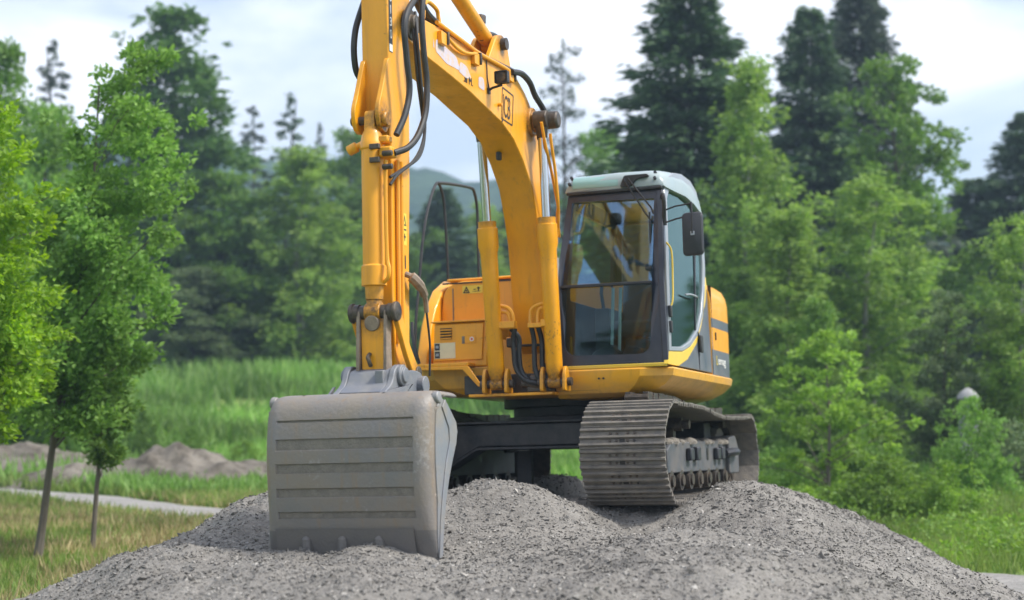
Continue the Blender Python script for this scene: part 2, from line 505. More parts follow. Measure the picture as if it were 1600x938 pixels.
# ---- ground sheet: grass, drier in patches
def ground_mat():
    m, nt, b = new_mat('meadow_ground')
    N, L = nt.nodes, nt.links
    b.inputs['Roughness'].default_value = 0.95
    b.inputs['Specular IOR Level'].default_value = 0.1
    g = N.new('ShaderNodeNewGeometry')
    n1 = N.new('ShaderNodeTexNoise'); n1.inputs['Scale'].default_value = 0.13; n1.inputs['Detail'].default_value = 6
    n2 = N.new('ShaderNodeTexNoise'); n2.inputs['Scale'].default_value = 1.6; n2.inputs['Detail'].default_value = 8
    L.new(g.outputs['Position'], n1.inputs['Vector']); L.new(g.outputs['Position'], n2.inputs['Vector'])
    r1 = N.new('ShaderNodeValToRGB')
    e = r1.color_ramp.elements
    e[0].position = 0.38; e[0].color = (0.070, 0.150, 0.024, 1)
    e[1].position = 0.62; e[1].color = (0.17, 0.26, 0.055, 1)
    r2 = N.new('ShaderNodeValToRGB')
    e = r2.color_ramp.elements
    e[0].position = 0.3; e[0].color = (0.06, 0.105, 0.02, 1)
    e[1].position = 0.7; e[1].color = (0.24, 0.27, 0.09, 1)
    mix = N.new('ShaderNodeMixRGB'); mix.inputs['Fac'].default_value = 0.4
    L.new(n1.outputs['Fac'], r1.inputs['Fac']); L.new(n2.outputs['Fac'], r2.inputs['Fac'])
    L.new(r1.outputs['Color'], mix.inputs['Color1']); L.new(r2.outputs['Color'], mix.inputs['Color2'])
    mpb = N.new('ShaderNodeMapping'); mpb.inputs['Scale'].default_value = (0.035, 0.16, 0.0)
    nb = N.new('ShaderNodeTexNoise'); nb.inputs['Scale'].default_value = 1.0; nb.inputs['Detail'].default_value = 7; nb.inputs['Roughness'].default_value = 0.6
    L.new(g.outputs['Position'], mpb.inputs['Vector']); L.new(mpb.outputs['Vector'], nb.inputs['Vector'])
    rb_ = N.new('ShaderNodeValToRGB'); rb_.color_ramp.elements[0].position = 0.42; rb_.color_ramp.elements[1].position = 0.66
    rb_.color_ramp.elements[1].color = (0.75, 0.75, 0.75, 1)
    L.new(nb.outputs['Fac'], rb_.inputs['Fac'])
    mixb = N.new('ShaderNodeMixRGB'); mixb.inputs['Color2'].default_value = (0.22, 0.31, 0.12, 1)
    L.new(rb_.outputs['Color'], mixb.inputs['Fac']); L.new(mix.outputs['Color'], mixb.inputs['Color1'])
    mix = mixb
    # dry straw strip and bare soil beside the path, left of the mound
    sx = N.new('ShaderNodeSeparateXYZ'); L.new(g.outputs['Position'], sx.inputs[0])
    def band(out, a, b2, c, d):
        m1 = N.new('ShaderNodeMapRange'); m1.interpolation_type = 'SMOOTHSTEP'
        m1.inputs['From Min'].default_value = a; m1.inputs['From Max'].default_value = b2
        m2 = N.new('ShaderNodeMapRange'); m2.interpolation_type = 'SMOOTHSTEP'
        m2.inputs['From Min'].default_value = d; m2.inputs['From Max'].default_value = c
        L.new(out, m1.inputs['Value']); L.new(out, m2.inputs['Value'])
        q = N.new('ShaderNodeMath'); q.operation = 'MULTIPLY'
        L.new(m1.outputs[0], q.inputs[0]); L.new(m2.outputs[0], q.inputs[1])
        return q.outputs[0]
    by = band(sx.outputs['Y'], 16.0, 18.5, 24.0, 27.0)
    bx = band(sx.outputs['X'], -16, -12, -3.4, -2.0)
    q = N.new('ShaderNodeMath'); q.operation = 'MULTIPLY'
    L.new(by, q.inputs[0]); L.new(bx, q.inputs[1])
    n3 = N.new('ShaderNodeTexNoise'); n3.inputs['Scale'].default_value = 0.7; n3.inputs['Detail'].default_value = 6
    L.new(g.outputs['Position'], n3.inputs['Vector'])
    r3 = N.new('ShaderNodeValToRGB'); r3.color_ramp.elements[0].position = 0.36; r3.color_ramp.elements[1].position = 0.52
    L.new(n3.outputs['Fac'], r3.inputs['Fac'])
    q2 = N.new('ShaderNodeMath'); q2.operation = 'MULTIPLY'
    L.new(q.outputs[0], q2.inputs[0]); L.new(r3.outputs['Color'], q2.inputs[1])
    mix2 = N.new('ShaderNodeMixRGB'); mix2.inputs['Color2'].default_value = (0.30, 0.255, 0.13, 1)
    L.new(q2.outputs[0], mix2.inputs['Fac']); L.new(mix.outputs['Color'], mix2.inputs['Color1'])
    L.new(mix2.outputs['Color'], b.inputs['Base Color'])
    bp = N.new('ShaderNodeBump'); bp.inputs['Strength'].default_value = 0.6; bp.inputs['Distance'].default_value = 0.15
    n4 = N.new('ShaderNodeTexNoise'); n4.inputs['Scale'].default_value = 5.0; n4.inputs['Detail'].default_value = 6
    L.new(g.outputs['Position'], n4.inputs['Vector']); L.new(n4.outputs['Fac'], bp.inputs['Height'])
    L.new(bp.outputs['Normal'], b.inputs['Normal'])
    return m
M['meadow'] = ground_mat()
gy = np.concatenate([np.linspace(-220, -10, 14), np.linspace(-8, 60, 96), np.linspace(61, 180, 90), np.linspace(190, 420, 34), np.linspace(440, 880, 16)])
gx = np.concatenate([np.linspace(-880, -90, 22), np.linspace(-80, 80, 150), np.linspace(90, 880, 22)])
GX, GY = np.meshgrid(gx, gy)
grid_mesh('ground', GX, GY, ground_z(GX, GY), M['meadow'])

# ---- gravel path that runs behind the mound
def gravel_mat(name, c1, c2, c3, sc=34.0):
    m, nt, b = new_mat(name)
    N, L = nt.nodes, nt.links
    b.inputs['Roughness'].default_value = 0.9
    b.inputs['Specular IOR Level'].default_value = 0.25
    g = N.new('ShaderNodeNewGeometry')
    v = N.new('ShaderNodeTexVoronoi'); v.inputs['Scale'].default_value = sc
    n = N.new('ShaderNodeTexNoise'); n.inputs['Scale'].default_value = 1.3; n.inputs['Detail'].default_value = 9; n.inputs['Roughness'].default_value = 0.65
    L.new(g.outputs['Position'], v.inputs['Vector']); L.new(g.outputs['Position'], n.inputs['Vector'])
    r = N.new('ShaderNodeValToRGB')
    e = r.color_ramp.elements
    e[0].position = 0.3; e[0].color = (*c1, 1)
    e[1].position = 0.72; e[1].color = (*c3, 1)
    mid = e.new(0.5); mid.color = (*c2, 1)
    sepc = N.new('ShaderNodeSeparateColor'); L.new(v.outputs['Color'], sepc.inputs[0])
    ad = N.new('ShaderNodeMath'); ad.operation = 'MULTIPLY_ADD'; ad.inputs[1].default_value = 0.28
    sb = N.new('ShaderNodeMath'); sb.operation = 'ADD'; sb.inputs[1].default_value = -0.14
    L.new(n.outputs['Fac'], sb.inputs[0]); L.new(sepc.outputs[0], ad.inputs[0]); L.new(sb.outputs[0], ad.inputs[2])
    L.new(ad.outputs[0], r.inputs['Fac'])
    L.new(r.outputs['Color'], b.inputs['Base Color'])
    bp = N.new('ShaderNodeBump'); bp.inputs['Strength'].default_value = 0.8; bp.inputs['Distance'].default_value = 0.02
    n2 = N.new('ShaderNodeTexNoise'); n2.inputs['Scale'].default_value = sc * 1.6; n2.inputs['Detail'].default_value = 6
    L.new(g.outputs['Position'], n2.inputs['Vector'])
    L.new(n2.outputs['Fac'], bp.inputs['Height']); L.new(bp.outputs['Normal'], b.inputs['Normal'])
    return m
M['gravel'] = gravel_mat('grey_gravel', (0.140, 0.132, 0.121), (0.190, 0.180, 0.165), (0.24, 0.228, 0.21))
M['path'] = gravel_mat('pale_path_gravel', (0.19, 0.185, 0.175), (0.25, 0.24, 0.23), (0.31, 0.30, 0.28), 20)
M['soil'] = gravel_mat('dark_grey_soil', (0.072, 0.062, 0.050), (0.120, 0.106, 0.088), (0.19, 0.172, 0.146), 6)
def strip(name, ctrl, wdt, k=12):
    c_ = spline(ctrl, k)
    X_, Y_ = [], []
    for i, p in enumerate(c_):
        t = (c_[min(i + 1, len(c_) - 1)] - c_[max(i - 1, 0)]).normalized()
        nn = Vector((-t.y, t.x, 0))
        e0 = wdt * (0.85 + 0.5 * float(vnoise(i * 0.55, 3.3))); e1 = wdt * (0.85 + 0.5 * float(vnoise(i * 0.6, 8.7)))
        row = [p + nn * q for q in np.linspace(-e0, e1, 9)]
        X_.append([q.x for q in row]); Y_.append([q.y for q in row])
    X_, Y_ = np.array(X_), np.array(Y_)
    e = np.minimum(np.arange(9), np.arange(9)[::-1])[None, :]
    Z_ = ground_z(X_, Y_) + np.where(e == 0, -0.05, 0.02 + 0.01 * fbm(X_, Y_, 2, 1.5))
    grid_mesh(name, X_, Y_, Z_, M['path'])
    return c_
pc = strip('path', [(-40, 46, 0), (-22, 36.5, 0), (-9.9, 28.8, 0), (-5.4, 24.4, 0), (-1.5, 21.4, 0), (1.2, 20.0, 0)], 0.72)
pc = pc + strip('path', [(4.0, 15.6, 0), (5.6, 15.1, 0), (8.0, 14.2, 0), (12.0, 12.0, 0), (16.0, 8.0, 0)], 1.0)

# ---- where the machine stands: nose slightly up, cab side a little high
RM = Matrix(((-0.3332, 0.9426, -0.0225), (-0.9421, -0.3319, 0.0472), (0.0371, 0.0370, 0.9986)))
MACH = RM.to_4x4()
MACH.translation = Vector((0.616, 14.415, EYE - 1.081))

# ---- the gravel mound that carries the machine
MI = MACH.inverted()
MIr = np.array(MI)
def mound_h(x, y):
    # plateau: distance outside a rounded outline in plan
    ax_, ay_, bx_, by_ = -0.15, 9.7, 0.45, 14.7
    t = np.clip(((x - ax_) * (bx_ - ax_) + (y - ay_) * (by_ - ay_)) / ((bx_ - ax_) ** 2 + (by_ - ay_) ** 2), 0, 1)
    dx = x - (ax_ + t * (bx_ - ax_)); dy = y - (ay_ + t * (by_ - ay_))
    ang = np.arctan2(dy, dx)
    r = np.sqrt(dx * dx + dy * dy)
    r = r * (1 + 0.10 * fbm(np.cos(ang) * 2 + 5, np.sin(ang) * 2 + t * 3, 3, 1.0))
    rad = 1.98 + 0.06 * np.cos(ang)
    d = r - rad
    slope = 0.47
    s = 0.35
    soft = s * np.log1p(np.exp(np.clip(d / s, -30, 30)))
    h = 1.05 - slope * soft
    G = lambda cx, cy, sx_, sy_, a: a * np.exp(-(((x - cx) / sx_) ** 2 + ((y - cy) / sy_) ** 2))
    h = h + G(0.02, 11.75, 0.85, 0.55, 0.25)         # heap between the tracks
    h = h + G(-1.85, 11.4, 0.85, 0.9, 0.30)          # shoulder left of the bucket
    h = h + G(2.15, 13.2, 0.75, 0.9, 0.19)           # spoil along the near track
    h = h - G(-0.9, 9.0, 1.6, 0.9, 0.11); h = h + G(-1.0, 9.1, 0.85, 0.2, 0.03)           # gravel pushed up at the lip
    h = h - G(1.02, 11.75, 0.62, 0.62, 0.34)          # hollow under the front of the near track
    h = h - G(1.25, 10.9, 0.9, 0.8, 0.10)
    h = h - G(-1.05, 10.35, 0.75, 0.45, 0.10)        # dug hollow behind the bucket
    lump = 0.15 * fbm(x, y, 4, 0.7) + 0.06 * fbm(x + 40, y, 3, 2.4)
    h = h + lump * sstep(-0.1, 0.4, h)
    # clearance under the shoes
    mx_ = MIr[0, 0] * x + MIr[0, 1] * y + MIr[0, 2] * 1.0 + MIr[0, 3]
    my_ = MIr[1, 0] * x + MIr[1, 1] * y + MIr[1, 2] * 1.0 + MIr[1, 3]
    zt = EYE - 1.081 + 0.0371 * mx_ + 0.0370 * my_ + 0.03 * (1 - sstep(0.9, 1.35, mx_)) - 0.015
    for yc in (0.995, -1.25):
        ins_ = (1 - sstep(0.30, 0.44, np.abs(my_ - yc))) * (1 - sstep(1.55, 2.10, np.abs(mx_)))
        h = h * (1 - ins_) + np.minimum(h, zt) * ins_
    mid = (1 - sstep(0.50, 0.64, np.abs(my_))) * (1 - sstep(0.9, 1.5, np.abs(mx_)))
    h = h * (1 - mid) + np.minimum(h, np.where(mx_ < 0.6, 0.78, 1.06)) * mid
    back = (1 - sstep(0.45, 0.62, np.abs(my_))) * sstep(0.7, 0.2, mx_)
    h = h * (1 - back) + np.minimum(h, 0.78) * back
    return h
my1 = np.concatenate([np.arange(5.2, 13.2, 0.03), np.arange(13.2, 19.9, 0.08)])
mx1 = np.arange(-5.4, 5.7, 0.032)
MX, MY = np.meshgrid(mx1, my1)
MZ = mound_h(MX, MY)
rough_n = 0.022 * fbm(MX, MY, 3, 9.0) + 0.012 * fbm(MX + 9, MY, 2, 22.0)
mound = grid_mesh('gravel_mound', MX, MY, MZ + rough_n - 0.02 * (MZ < 0), M['gravel'], smooth=True)
tag(mound, kind='structure')

# loose stones over the mound: crushed flat chips, uncountable
def stones(name, X, Y, Z, S, mat, kind='stuff'):
    n = len(X)
    base = np.array([(1, 0, 0), (-1, 0, 0), (0, 1, 0), (0, -1, 0), (0, 0, 1), (0, 0, -1)], float)
    tri = np.array([(0, 2, 4), (2, 1, 4), (1, 3, 4), (3, 0, 4), (2, 0, 5), (1, 2, 5), (3, 1, 5), (0, 3, 5)])
    v = base[None] * NR.uniform(0.55, 1.15, (n, 6, 1)) + NR.normal(0, 0.22, (n, 6, 3))
    sc = np.stack([NR.uniform(0.8, 1.5, n), NR.uniform(0.6, 1.1, n), NR.uniform(0.3, 0.7, n)], 1)
    v = v * sc[:, None, :] * S[:, None, None]
    a = NR.uniform(0, 2 * np.pi, n); t1 = NR.normal(0, 0.5, n); t2 = NR.normal(0, 0.5, n)
    def rot(v, i, j, ang):
        c, s = np.cos(ang)[:, None], np.sin(ang)[:, None]
        p, q = v[:, :, i] * c - v[:, :, j] * s, v[:, :, i] * s + v[:, :, j] * c
        v[:, :, i], v[:, :, j] = p, q
    rot(v, 1, 2, t1); rot(v, 0, 2, t2); rot(v, 0, 1, a)
    v += np.stack([X, Y, Z], 1)[:, None, :]
    f = (tri[None] + (np.arange(n) * 6)[:, None, None]).reshape(-1, 3)
    o = link(name, np_mesh(name, v.reshape(-1, 3), f, mat, False))
    tag(o, kind=kind)
    return o
def stone_mat(name, c1, c2):
    m, nt, b = new_mat(name)
    N, L = nt.nodes, nt.links
    g = N.new('ShaderNodeNewGeometry')
    r = N.new('ShaderNodeValToRGB')
    e = r.color_ramp.elements
    e[0].color = (*c1, 1); e[1].color = (*c2, 1)
    k = e.new(0.55); k.color = tuple((a + b2) * 0.5 for a, b2 in zip(c1, c2)) + (1,)
    k = e.new(0.90); k.color = tuple(a * 0.86 for a in c2) + (1,); e[len(e) - 1].color = tuple(min(1, a * 1.35) for a in c2) + (1,)
    L.new(g.outputs['Random Per Island'], r.inputs['Fac'])
    n = N.new('ShaderNodeTexNoise'); n.inputs['Scale'].default_value = 1.1; n.inputs['Detail'].default_value = 6
    L.new(g.outputs['Position'], n.inputs['Vector'])
    mr = N.new('ShaderNodeMapRange'); mr.inputs['From Min'].default_value = 0.3; mr.inputs['From Max'].default_value = 0.7; mr.inputs['To Min'].default_value = 0.60; mr.inputs['To Max'].default_value = 1.30
    L.new(n.outputs['Fac'], mr.inputs['Value'])
    hv = N.new('ShaderNodeHueSaturation'); L.new(mr.outputs[0], hv.inputs['Value'])
    L.new(r.outputs['Color'], hv.inputs['Color']); L.new(hv.outputs['Color'], b.inputs['Base Color'])
    b.inputs['Roughness'].default_value = 0.82
    b.inputs['Specular IOR Level'].default_value = 0.3
    return m
M['stone'] = stone_mat('grey_crushed_stone', (0.120, 0.114, 0.106), (0.285, 0.272, 0.252))
def scatter(n, x0, x1, y0, y1, smin, smax, pw=2.2):
    X = NR.uniform(x0, x1, n); Y = y0 + (y1 - y0) * NR.rand(n) ** 1.25
    H = mound_h(X, Y)
    k = (H > 0.05) & (np.abs(X) < 0.36 * Y + 0.6)
    X, Y, H = X[k], Y[k], H[k]
    S = smin + (smax - smin) * NR.rand(len(X)) ** pw
    rn = 0.022 * fbm(X, Y, 3, 9.0) + 0.012 * fbm(X + 9, Y, 2, 22.0)
    return X, Y, H + rn + S * 0.12, S
sa = [scatter(165000, -4.6, 4.9, 6.2, 16.5, 0.005, 0.018, 2.0), scatter(3000, -4.6, 4.9, 6.2, 16.5, 0.015, 0.034, 2.4), scatter(60, -4.6, 4.9, 6.2, 14, 0.03, 0.05, 2.5)]
SX, SY, SZ, SS = [np.concatenate(c) for c in zip(*sa)]
st_o = stones('gravel_stones', SX, SY, SZ, SS, M['stone'])
tag(st_o, 'loose grey crushed stones covering the mound under the excavator', 'gravel')

# ---- low heaps of dark soil by the path on the left
def heap(cx, cy, rx, ry, h, label, seed):
    n = 110
    X, Y = np.meshgrid(np.linspace(cx - rx * 1.15, cx + rx * 1.15, n), np.linspace(cy - ry * 1.15, cy + ry * 1.15, n))
    r = np.sqrt(((X - cx) / rx) ** 2 + ((Y - cy) / ry) ** 2)
    Z = ground_z(X, Y) + h * np.clip(1 - r ** 1.7, -0.15, 1) * (1 + 0.55 * fbm(X + seed, Y, 4, 0.8)) + 0.26 * fbm(X, Y + seed, 4, 2.0) * np.clip(1.05 - r, 0, 1)
    o = grid_mesh('soil_heap', X, Y, Z, M['soil'], kind=None, smooth=False)
    tag(o, label, 'soil heap', 'soil heaps along the path')
heap(-6.7, 30.2, 3.4, 1.5, 0.62, 'dark grey soil heap beside the path, nearer the bucket', 3)
heap(-11.6, 33.2, 4.2, 1.6, 0.70, 'low grey soil heap beyond the path at the left edge', 11)

# ---- wooded hill far behind
hx = np.linspace(-800, 800, 300); hy = np.linspace(230, 700, 70)
HX, HY = np.meshgrid(hx, hy)
ridge = 59 - 0.085 * (HX + 40) + 11 * fbm(HX, HY * 0, 4, 0.010)
HZ = 6 + np.maximum(ridge, 4) * sstep(230, 450, HY) * (1 - 0.5 * sstep(480, 700, HY)) + 3.2 * fbm(HX, HY, 3, 0.09)
def hill_mat():
    m, nt, b = new_mat('wooded_hillside')
    N, L = nt.nodes, nt.links
    g = N.new('ShaderNodeNewGeometry')
    v = N.new('ShaderNodeTexNoise'); v.inputs['Scale'].default_value = 0.13; v.inputs['Detail'].default_value = 8
    L.new(g.outputs['Position'], v.inputs['Vector'])
    r = N.new('ShaderNodeValToRGB')
    r.color_ramp.elements[0].position = 0.35; r.color_ramp.elements[0].color = (0.014, 0.034, 0.02, 1)
    r.color_ramp.elements[1].position = 0.68; r.color_ramp.elements[1].color = (0.045, 0.08, 0.035, 1)
    L.new(v.outputs['Fac'], r.inputs['Fac']); L.new(r.outputs['Color'], b.inputs['Base Color'])
    b.inputs['Roughness'].default_value = 1.0
    b.inputs['Specular IOR Level'].default_value = 0.0
    return m
hill = grid_mesh('hill', HX, HY, HZ, hill_mat(), smooth=False)
# ================================================================== EXCAVATOR (x forward, y to its left, z up)
exc = empty('excavator')
exc.matrix_world = MACH
tag(exc, 'large yellow tracked excavator with grey bucket resting on the gravel mound', 'excavator')

# ---- undercarriage
uc = MB()
uc.box(-1.0, 0.72, -0.62, 0.62, 0.47, 0.69)
beam = [(-1.2, 0.70), (1.0, 0.70), (1.0, 0.30), (0.84, 0.33), (0.56, 0.50), (-0.60, 0.50), (-0.90, 0.33), (-1.2, 0.24)]
uc.prism(beam, 0.722, 1.0, 'x')
uc.prism([(-1.2, 0.70), (1.0, 0.70), (1.0, 0.40), (0.7, 0.52), (-0.9, 0.52), (-1.2, 0.40)], -1.28, -1.002, 'x')
under = uc.build('undercarriage', M['black'], exc, 0.012)
fl = MB()
edge = [(-1.19, 0.235), (-0.90, 0.325), (-0.60, 0.495), (0.56, 0.495), (0.84, 0.325), (0.98, 0.295)]
fl.loft([[(x, y, z - 0.022) for y, z in edge] + [(x, y, z) for y, z in edge[::-1]] for x in (0.78, 1.045)])
fl.build('lower_flange', M['black'], under, 0.004)
tp = MB(); tp.box(0.70, 1.05, -1.19, 0.97, 0.702, 0.722); tp.build('upper_flange', M['black'], under, 0.004)
pl = MB(); pl.box(0.45, 0.50, -0.42, -0.28, 0.12, 0.46); pl.build('guard_plate', M['frame_grey'], under, 0.004)
sl = MB()
sl.lathe((0, 0, 0.69), (0, 0, 0.95), [(0, 0.60), (0.1, 0.66), (0.30, 0.66), (0.31, 0.58), (0.62, 0.58), (0.63, 0.67), (1, 0.67)], 48)
sl.build('slew_ring', M['black'], exc, 0.004)
uf = MB()
uf.box(-1.7, 1.28, -0.62, 0.60, 0.952, 1.12)
uf.build('revolving_frame', M['black'], exc, 0.01)

# ---- tracks
PITCH = 0.175
def track_path():
    pts = []
    for a in np.linspace(-90, 90, 16):      # front idler
        pts.append((1.62 + 0.40 * math.cos(R_(a)), 0.42 + 0.40 * math.sin(R_(a))))
    pts += [(1.2, 0.815), (0.75, 0.81), (0.45, 0.795), (0.1, 0.758), (-0.3, 0.735), (-0.8, 0.735), (-1.25, 0.745)]
    for a in np.linspace(90, 270, 16):
        pts.append((-1.60 + 0.365 * math.cos(R_(a)), 0.385 + 0.365 * math.sin(R_(a))))
    pts += [(-1.0, 0.02), (-0.3, 0.015), (0.4, 0.02), (1.1, 0.02)]
    d = spline([(x, 0, z) for x, z in pts + [pts[0]]], 10)
    return [(p.x, p.z) for p in d]
TP = track_path()
TL = [0.0]
for a, b in zip(TP, TP[1:]):
    TL.append(TL[-1] + math.hypot(b[0] - a[0], b[1] - a[1]))
NSH = round(TL[-1] / PITCH)
def path_at(s):
    s %= TL[-1]
    i = int(np.searchsorted(TL, s, 'right')) - 1
    i = min(i, len(TP) - 2)
    t = (s - TL[i]) / (TL[i + 1] - TL[i])
    a, b = TP[i], TP[i + 1]
    return (a[0] + (b[0] - a[0]) * t, a[1] + (b[1] - a[1]) * t)

def shoe_mesh():
    b = MB()
    w = 0.35; h = PITCH / 2
    prof = [(-h - 0.004, -0.012), (h + 0.010, -0.012), (h + 0.010, 0.0)]
    for c in (0.062, 0.0, -0.062):
        prof += [(c + 0.017, 0.0), (c + 0.008, 0.024), (c - 0.008, 0.024), (c - 0.017, 0.0)]
    prof += [(-h - 0.004, 0.0)]
    b.prism(prof, -w, w, 'y', 0)
    for y in (-0.075, 0.075):           # chain links
        b.box(-h * 0.95, h * 0.85, y - 0.022, y + 0.022, -0.10, -0.0125, 1)
    b.cyl((-h * 0.9, -0.10, -0.055), (-h * 0.9, 0.10, -0.055), 0.026, n=8, mi=1)
    for y in (-0.10, -0.045, 0.045, 0.10):
        for x in (0.031, -0.031):
            b.cyl((x, y, -0.001), (x, y, 0.012), 0.011, n=6, mi=1)
    b.box(-0.045, -0.017, -0.022, 0.022, -0.001, 0.0015, 2)
    me = b.build('track_shoe', [M['shoe'], M['pin'], M['print_black']], None).data
    bpy.data.objects.remove(bpy.data.objects['track_shoe'])
    return me
SHOE = shoe_mesh()

ROLL = None
for side in (1, -1):
    yc = 0.995 if side > 0 else -1.25
    tr = empty('track', exc, (0, yc, 0))
    for k in range(NSH):
        s = (k + 0.35) * TL[-1] / NSH
        p = path_at(s); q = path_at(s + 0.02); p0 = path_at(s - 0.02)
        t = Vector((q[0] - p0[0], 0, q[1] - p0[1])).normalized()
        o = bpy.data.objects.new('track_shoe', SHOE)
        COL.objects.link(o); o.parent = tr
        nrm = Vector((0, 1, 0)).cross(t) * -1
        nrm = t.cross(Vector((0, 1, 0)))
        if nrm.dot(Vector((p[0], 0, p[1] - 0.4))) < 0 and abs(p[0]) > 1.5:
            nrm = -nrm
        yv = nrm.cross(t)
        m = Matrix((t, yv, nrm)).transposed().to_4x4()
        m = m @ Matrix.Rotation(random.gauss(0, 0.012), 4, 'Y') @ Matrix.Rotation(random.gauss(0, 0.006), 4, 'Z')
        m.translation = Vector((p[0] + random.gauss(0, 0.0025), random.gauss(0, 0.003), p[1] + random.gauss(0, 0.0025)))
        o.matrix_local = m
    f = MB()
    o_ = side
    # box frame with sloped top, outer skin recessed behind the shoe edge
    y0, y1 = sorted((-0.17 * o_, 0.17 * o_))
    f.prism([(-1.32, 0.24), (1.22, 0.24), (1.22, 0.44), (1.05, 0.50), (-1.05, 0.52), (-1.32, 0.45)], y0, y1, 'y')
    tf = f.build('track_frame', M['frame_grey'], exc, 0.01)
    tf.location = (0, yc, 0)
    e = MB()
    ya, yb = sorted((0.172 * o_, 0.21 * o_))
    e.prism(rpoly([(-1.62, 0.20), (-1.16, 0.20), (-1.16, 0.55), (-1.46, 0.57), (-1.62, 0.45)], 0.03), min(0, yb), max(0, yb), 'y')
    e.build('motor_cover', M['frame_grey'], tf, 0.01)
    for x, h in ((-0.92, 0.10), (-0.72, 0.09), (0.15, 0.10), (0.42, 0.09)):
        c = MB(); c.box(x, x + 0.13, ya, ya + 0.05 if o_ > 0 else yb, 0.36 - 0.02, 0.36 + h); c.build('step_lug', M['plastic'], tf, 0.012)
    c = MB(); c.box(-0.36, -0.30, ya, ya + 0.004 if o_ > 0 else yb, 0.34, 0.45); c.build('frame_slot', M['print_black'], tf)
    c = MB(); c.tube(spline([(-1.02, 0.20 * o_, 0.40), (-1.12, 0.255 * o_, 0.41), (-1.30, 0.255 * o_, 0.41), (-1.42, 0.215 * o_, 0.41)]), 0.038, 8); c.build('hose_guard', M['plastic'], tf)
    for k in range(7):
        x = -1.10 + k * 0.365
        c = MB()
        c.lathe((x, -0.19, 0.175), (x, 0.19, 0.175), [(0, 0.05), (0.05, 0.05), (0.05, 0.088), (0.3, 0.088), (0.31, 0.075), (0.69, 0.075), (0.7, 0.088), (0.95, 0.088), (0.95, 0.05), (1, 0.05)], 16)
        c.build('roller', M['pin'], tf)
    c = MB(); c.lathe((0.45, -0.14, 0.66), (0.45, 0.19, 0.66), [(0, 0.06), (0.8, 0.06), (0.8, 0.04), (1, 0.04)], 14); c.box(0.40, 0.50, -0.05, 0.05, 0.48, 0.64); c.build('carrier_roller', M['pin'], tf)
    c = MB(); c.lathe((1.62, -0.15, 0.42), (1.62, 0.15, 0.42), [(0, 0.12), (0.1, 0.12), (0.12, 0.22), (0.3, 0.27), (0.35, 0.31), (0.65, 0.31), (0.7, 0.27), (0.88, 0.22), (0.9, 0.12), (1, 0.12)], 28); c.build('front_idler', M['shoe'], tf)
    c = MB()
    nt_ = 21
    prof = []
    for i in range(nt_ * 2):
        r = 0.30 if i % 2 else 0.255
        prof.append((-1.60 + r * math.cos(math.pi * i / nt_), 0.385 + r * math.sin(math.pi * i / nt_)))
    c.prism(prof, -0.03, 0.03, 'y'); c.cyl((-1.6, -0.15, 0.385), (-1.6, 0.17, 0.385), 0.19, n=20)
    c.build('sprocket', M['shoe'], tf)
    c = MB()
    rng = random.Random(5 + side)
    for k in range(120):                    # spoil caught on top of the frame
        x = rng.uniform(-1.2, 1.1); y = rng.uniform(-0.16, 0.16); r = rng.uniform(0.015, 0.05)
        c.lathe((x, y, 0.50), (x + 0.01, y + 0.005, 0.505 + r * 0.8), [(0, r * 1.6), (0.5, r * 1.4), (0.85, r * 0.8), (1, r * 0.3)], 7)
    tag(c.build('spoil', M['slot_dirt'], tf), kind='stuff')

# ---- deck, brackets and skirts of the upper structure
dk = MB()
dk.prism([(1.44, -0.52), (1.44, 0.24), (0.6, 0.24), (0.6, -0.52)], 0.925, 0.95, 'z')
deck = dk.build('deck_plate', M['yellow'], exc, 0.006)
cw_ = MB()
cw_.box(1.02, 1.05, -0.34, 0.30, 0.952, 1.44)
cw_.box(1.051, 1.062, -0.30, 0.22, 1.39, 1.46)
cw = cw_.build('centre_wall', M['yellow'], exc, 0.008)
op = MB()
op.panel(rpoly([(-0.03, 0.99), (0.24, 0.99), (0.24, 1.23), (0.07, 1.23), (-0.03, 1.12)], 0.05), [], lambda a, b: (1.055, a, b), (0.02, 0, 0))
op.build('opening_shade_panel', M['print_black'], exc)  # solid black panel on the wall, painting the shade inside an opening
for y in (-0.36, -0.16, 0.16, 0.36):
    b = MB(); b.prism(rpoly([(1.33, 0.951), (1.50, 0.951), (1.49, 1.10), (1.45, 1.17), (1.39, 1.14)], 0.03), y - 0.014, y + 0.014, 'y')
    b.build('cylinder_lug', M['yellow'], deck, 0.004)
for x0, x1, y0, y1, z0, z1 in ((0.95, 1.2, -0.25, 0.25, 1.36, 1.44), ):
    b = MB(); b.box(x0, x1, y0, y1, z0, z1); b.build('boom_foot_block', M['black'], deck, 0.01)
vb = MB()
vb.cyl((1.38, -0.05, 1.03), (1.38, 0.24, 1.0), 0.035, n=10)
vb.cyl((1.34, 0.02, 1.06), (1.34, 0.22, 1.06), 0.045, n=10)
vb.box(1.30, 1.40, 0.0, 0.22, 0.955, 1.02)
vb.build('swivel_fitting', M['pin'], deck, 0.006)

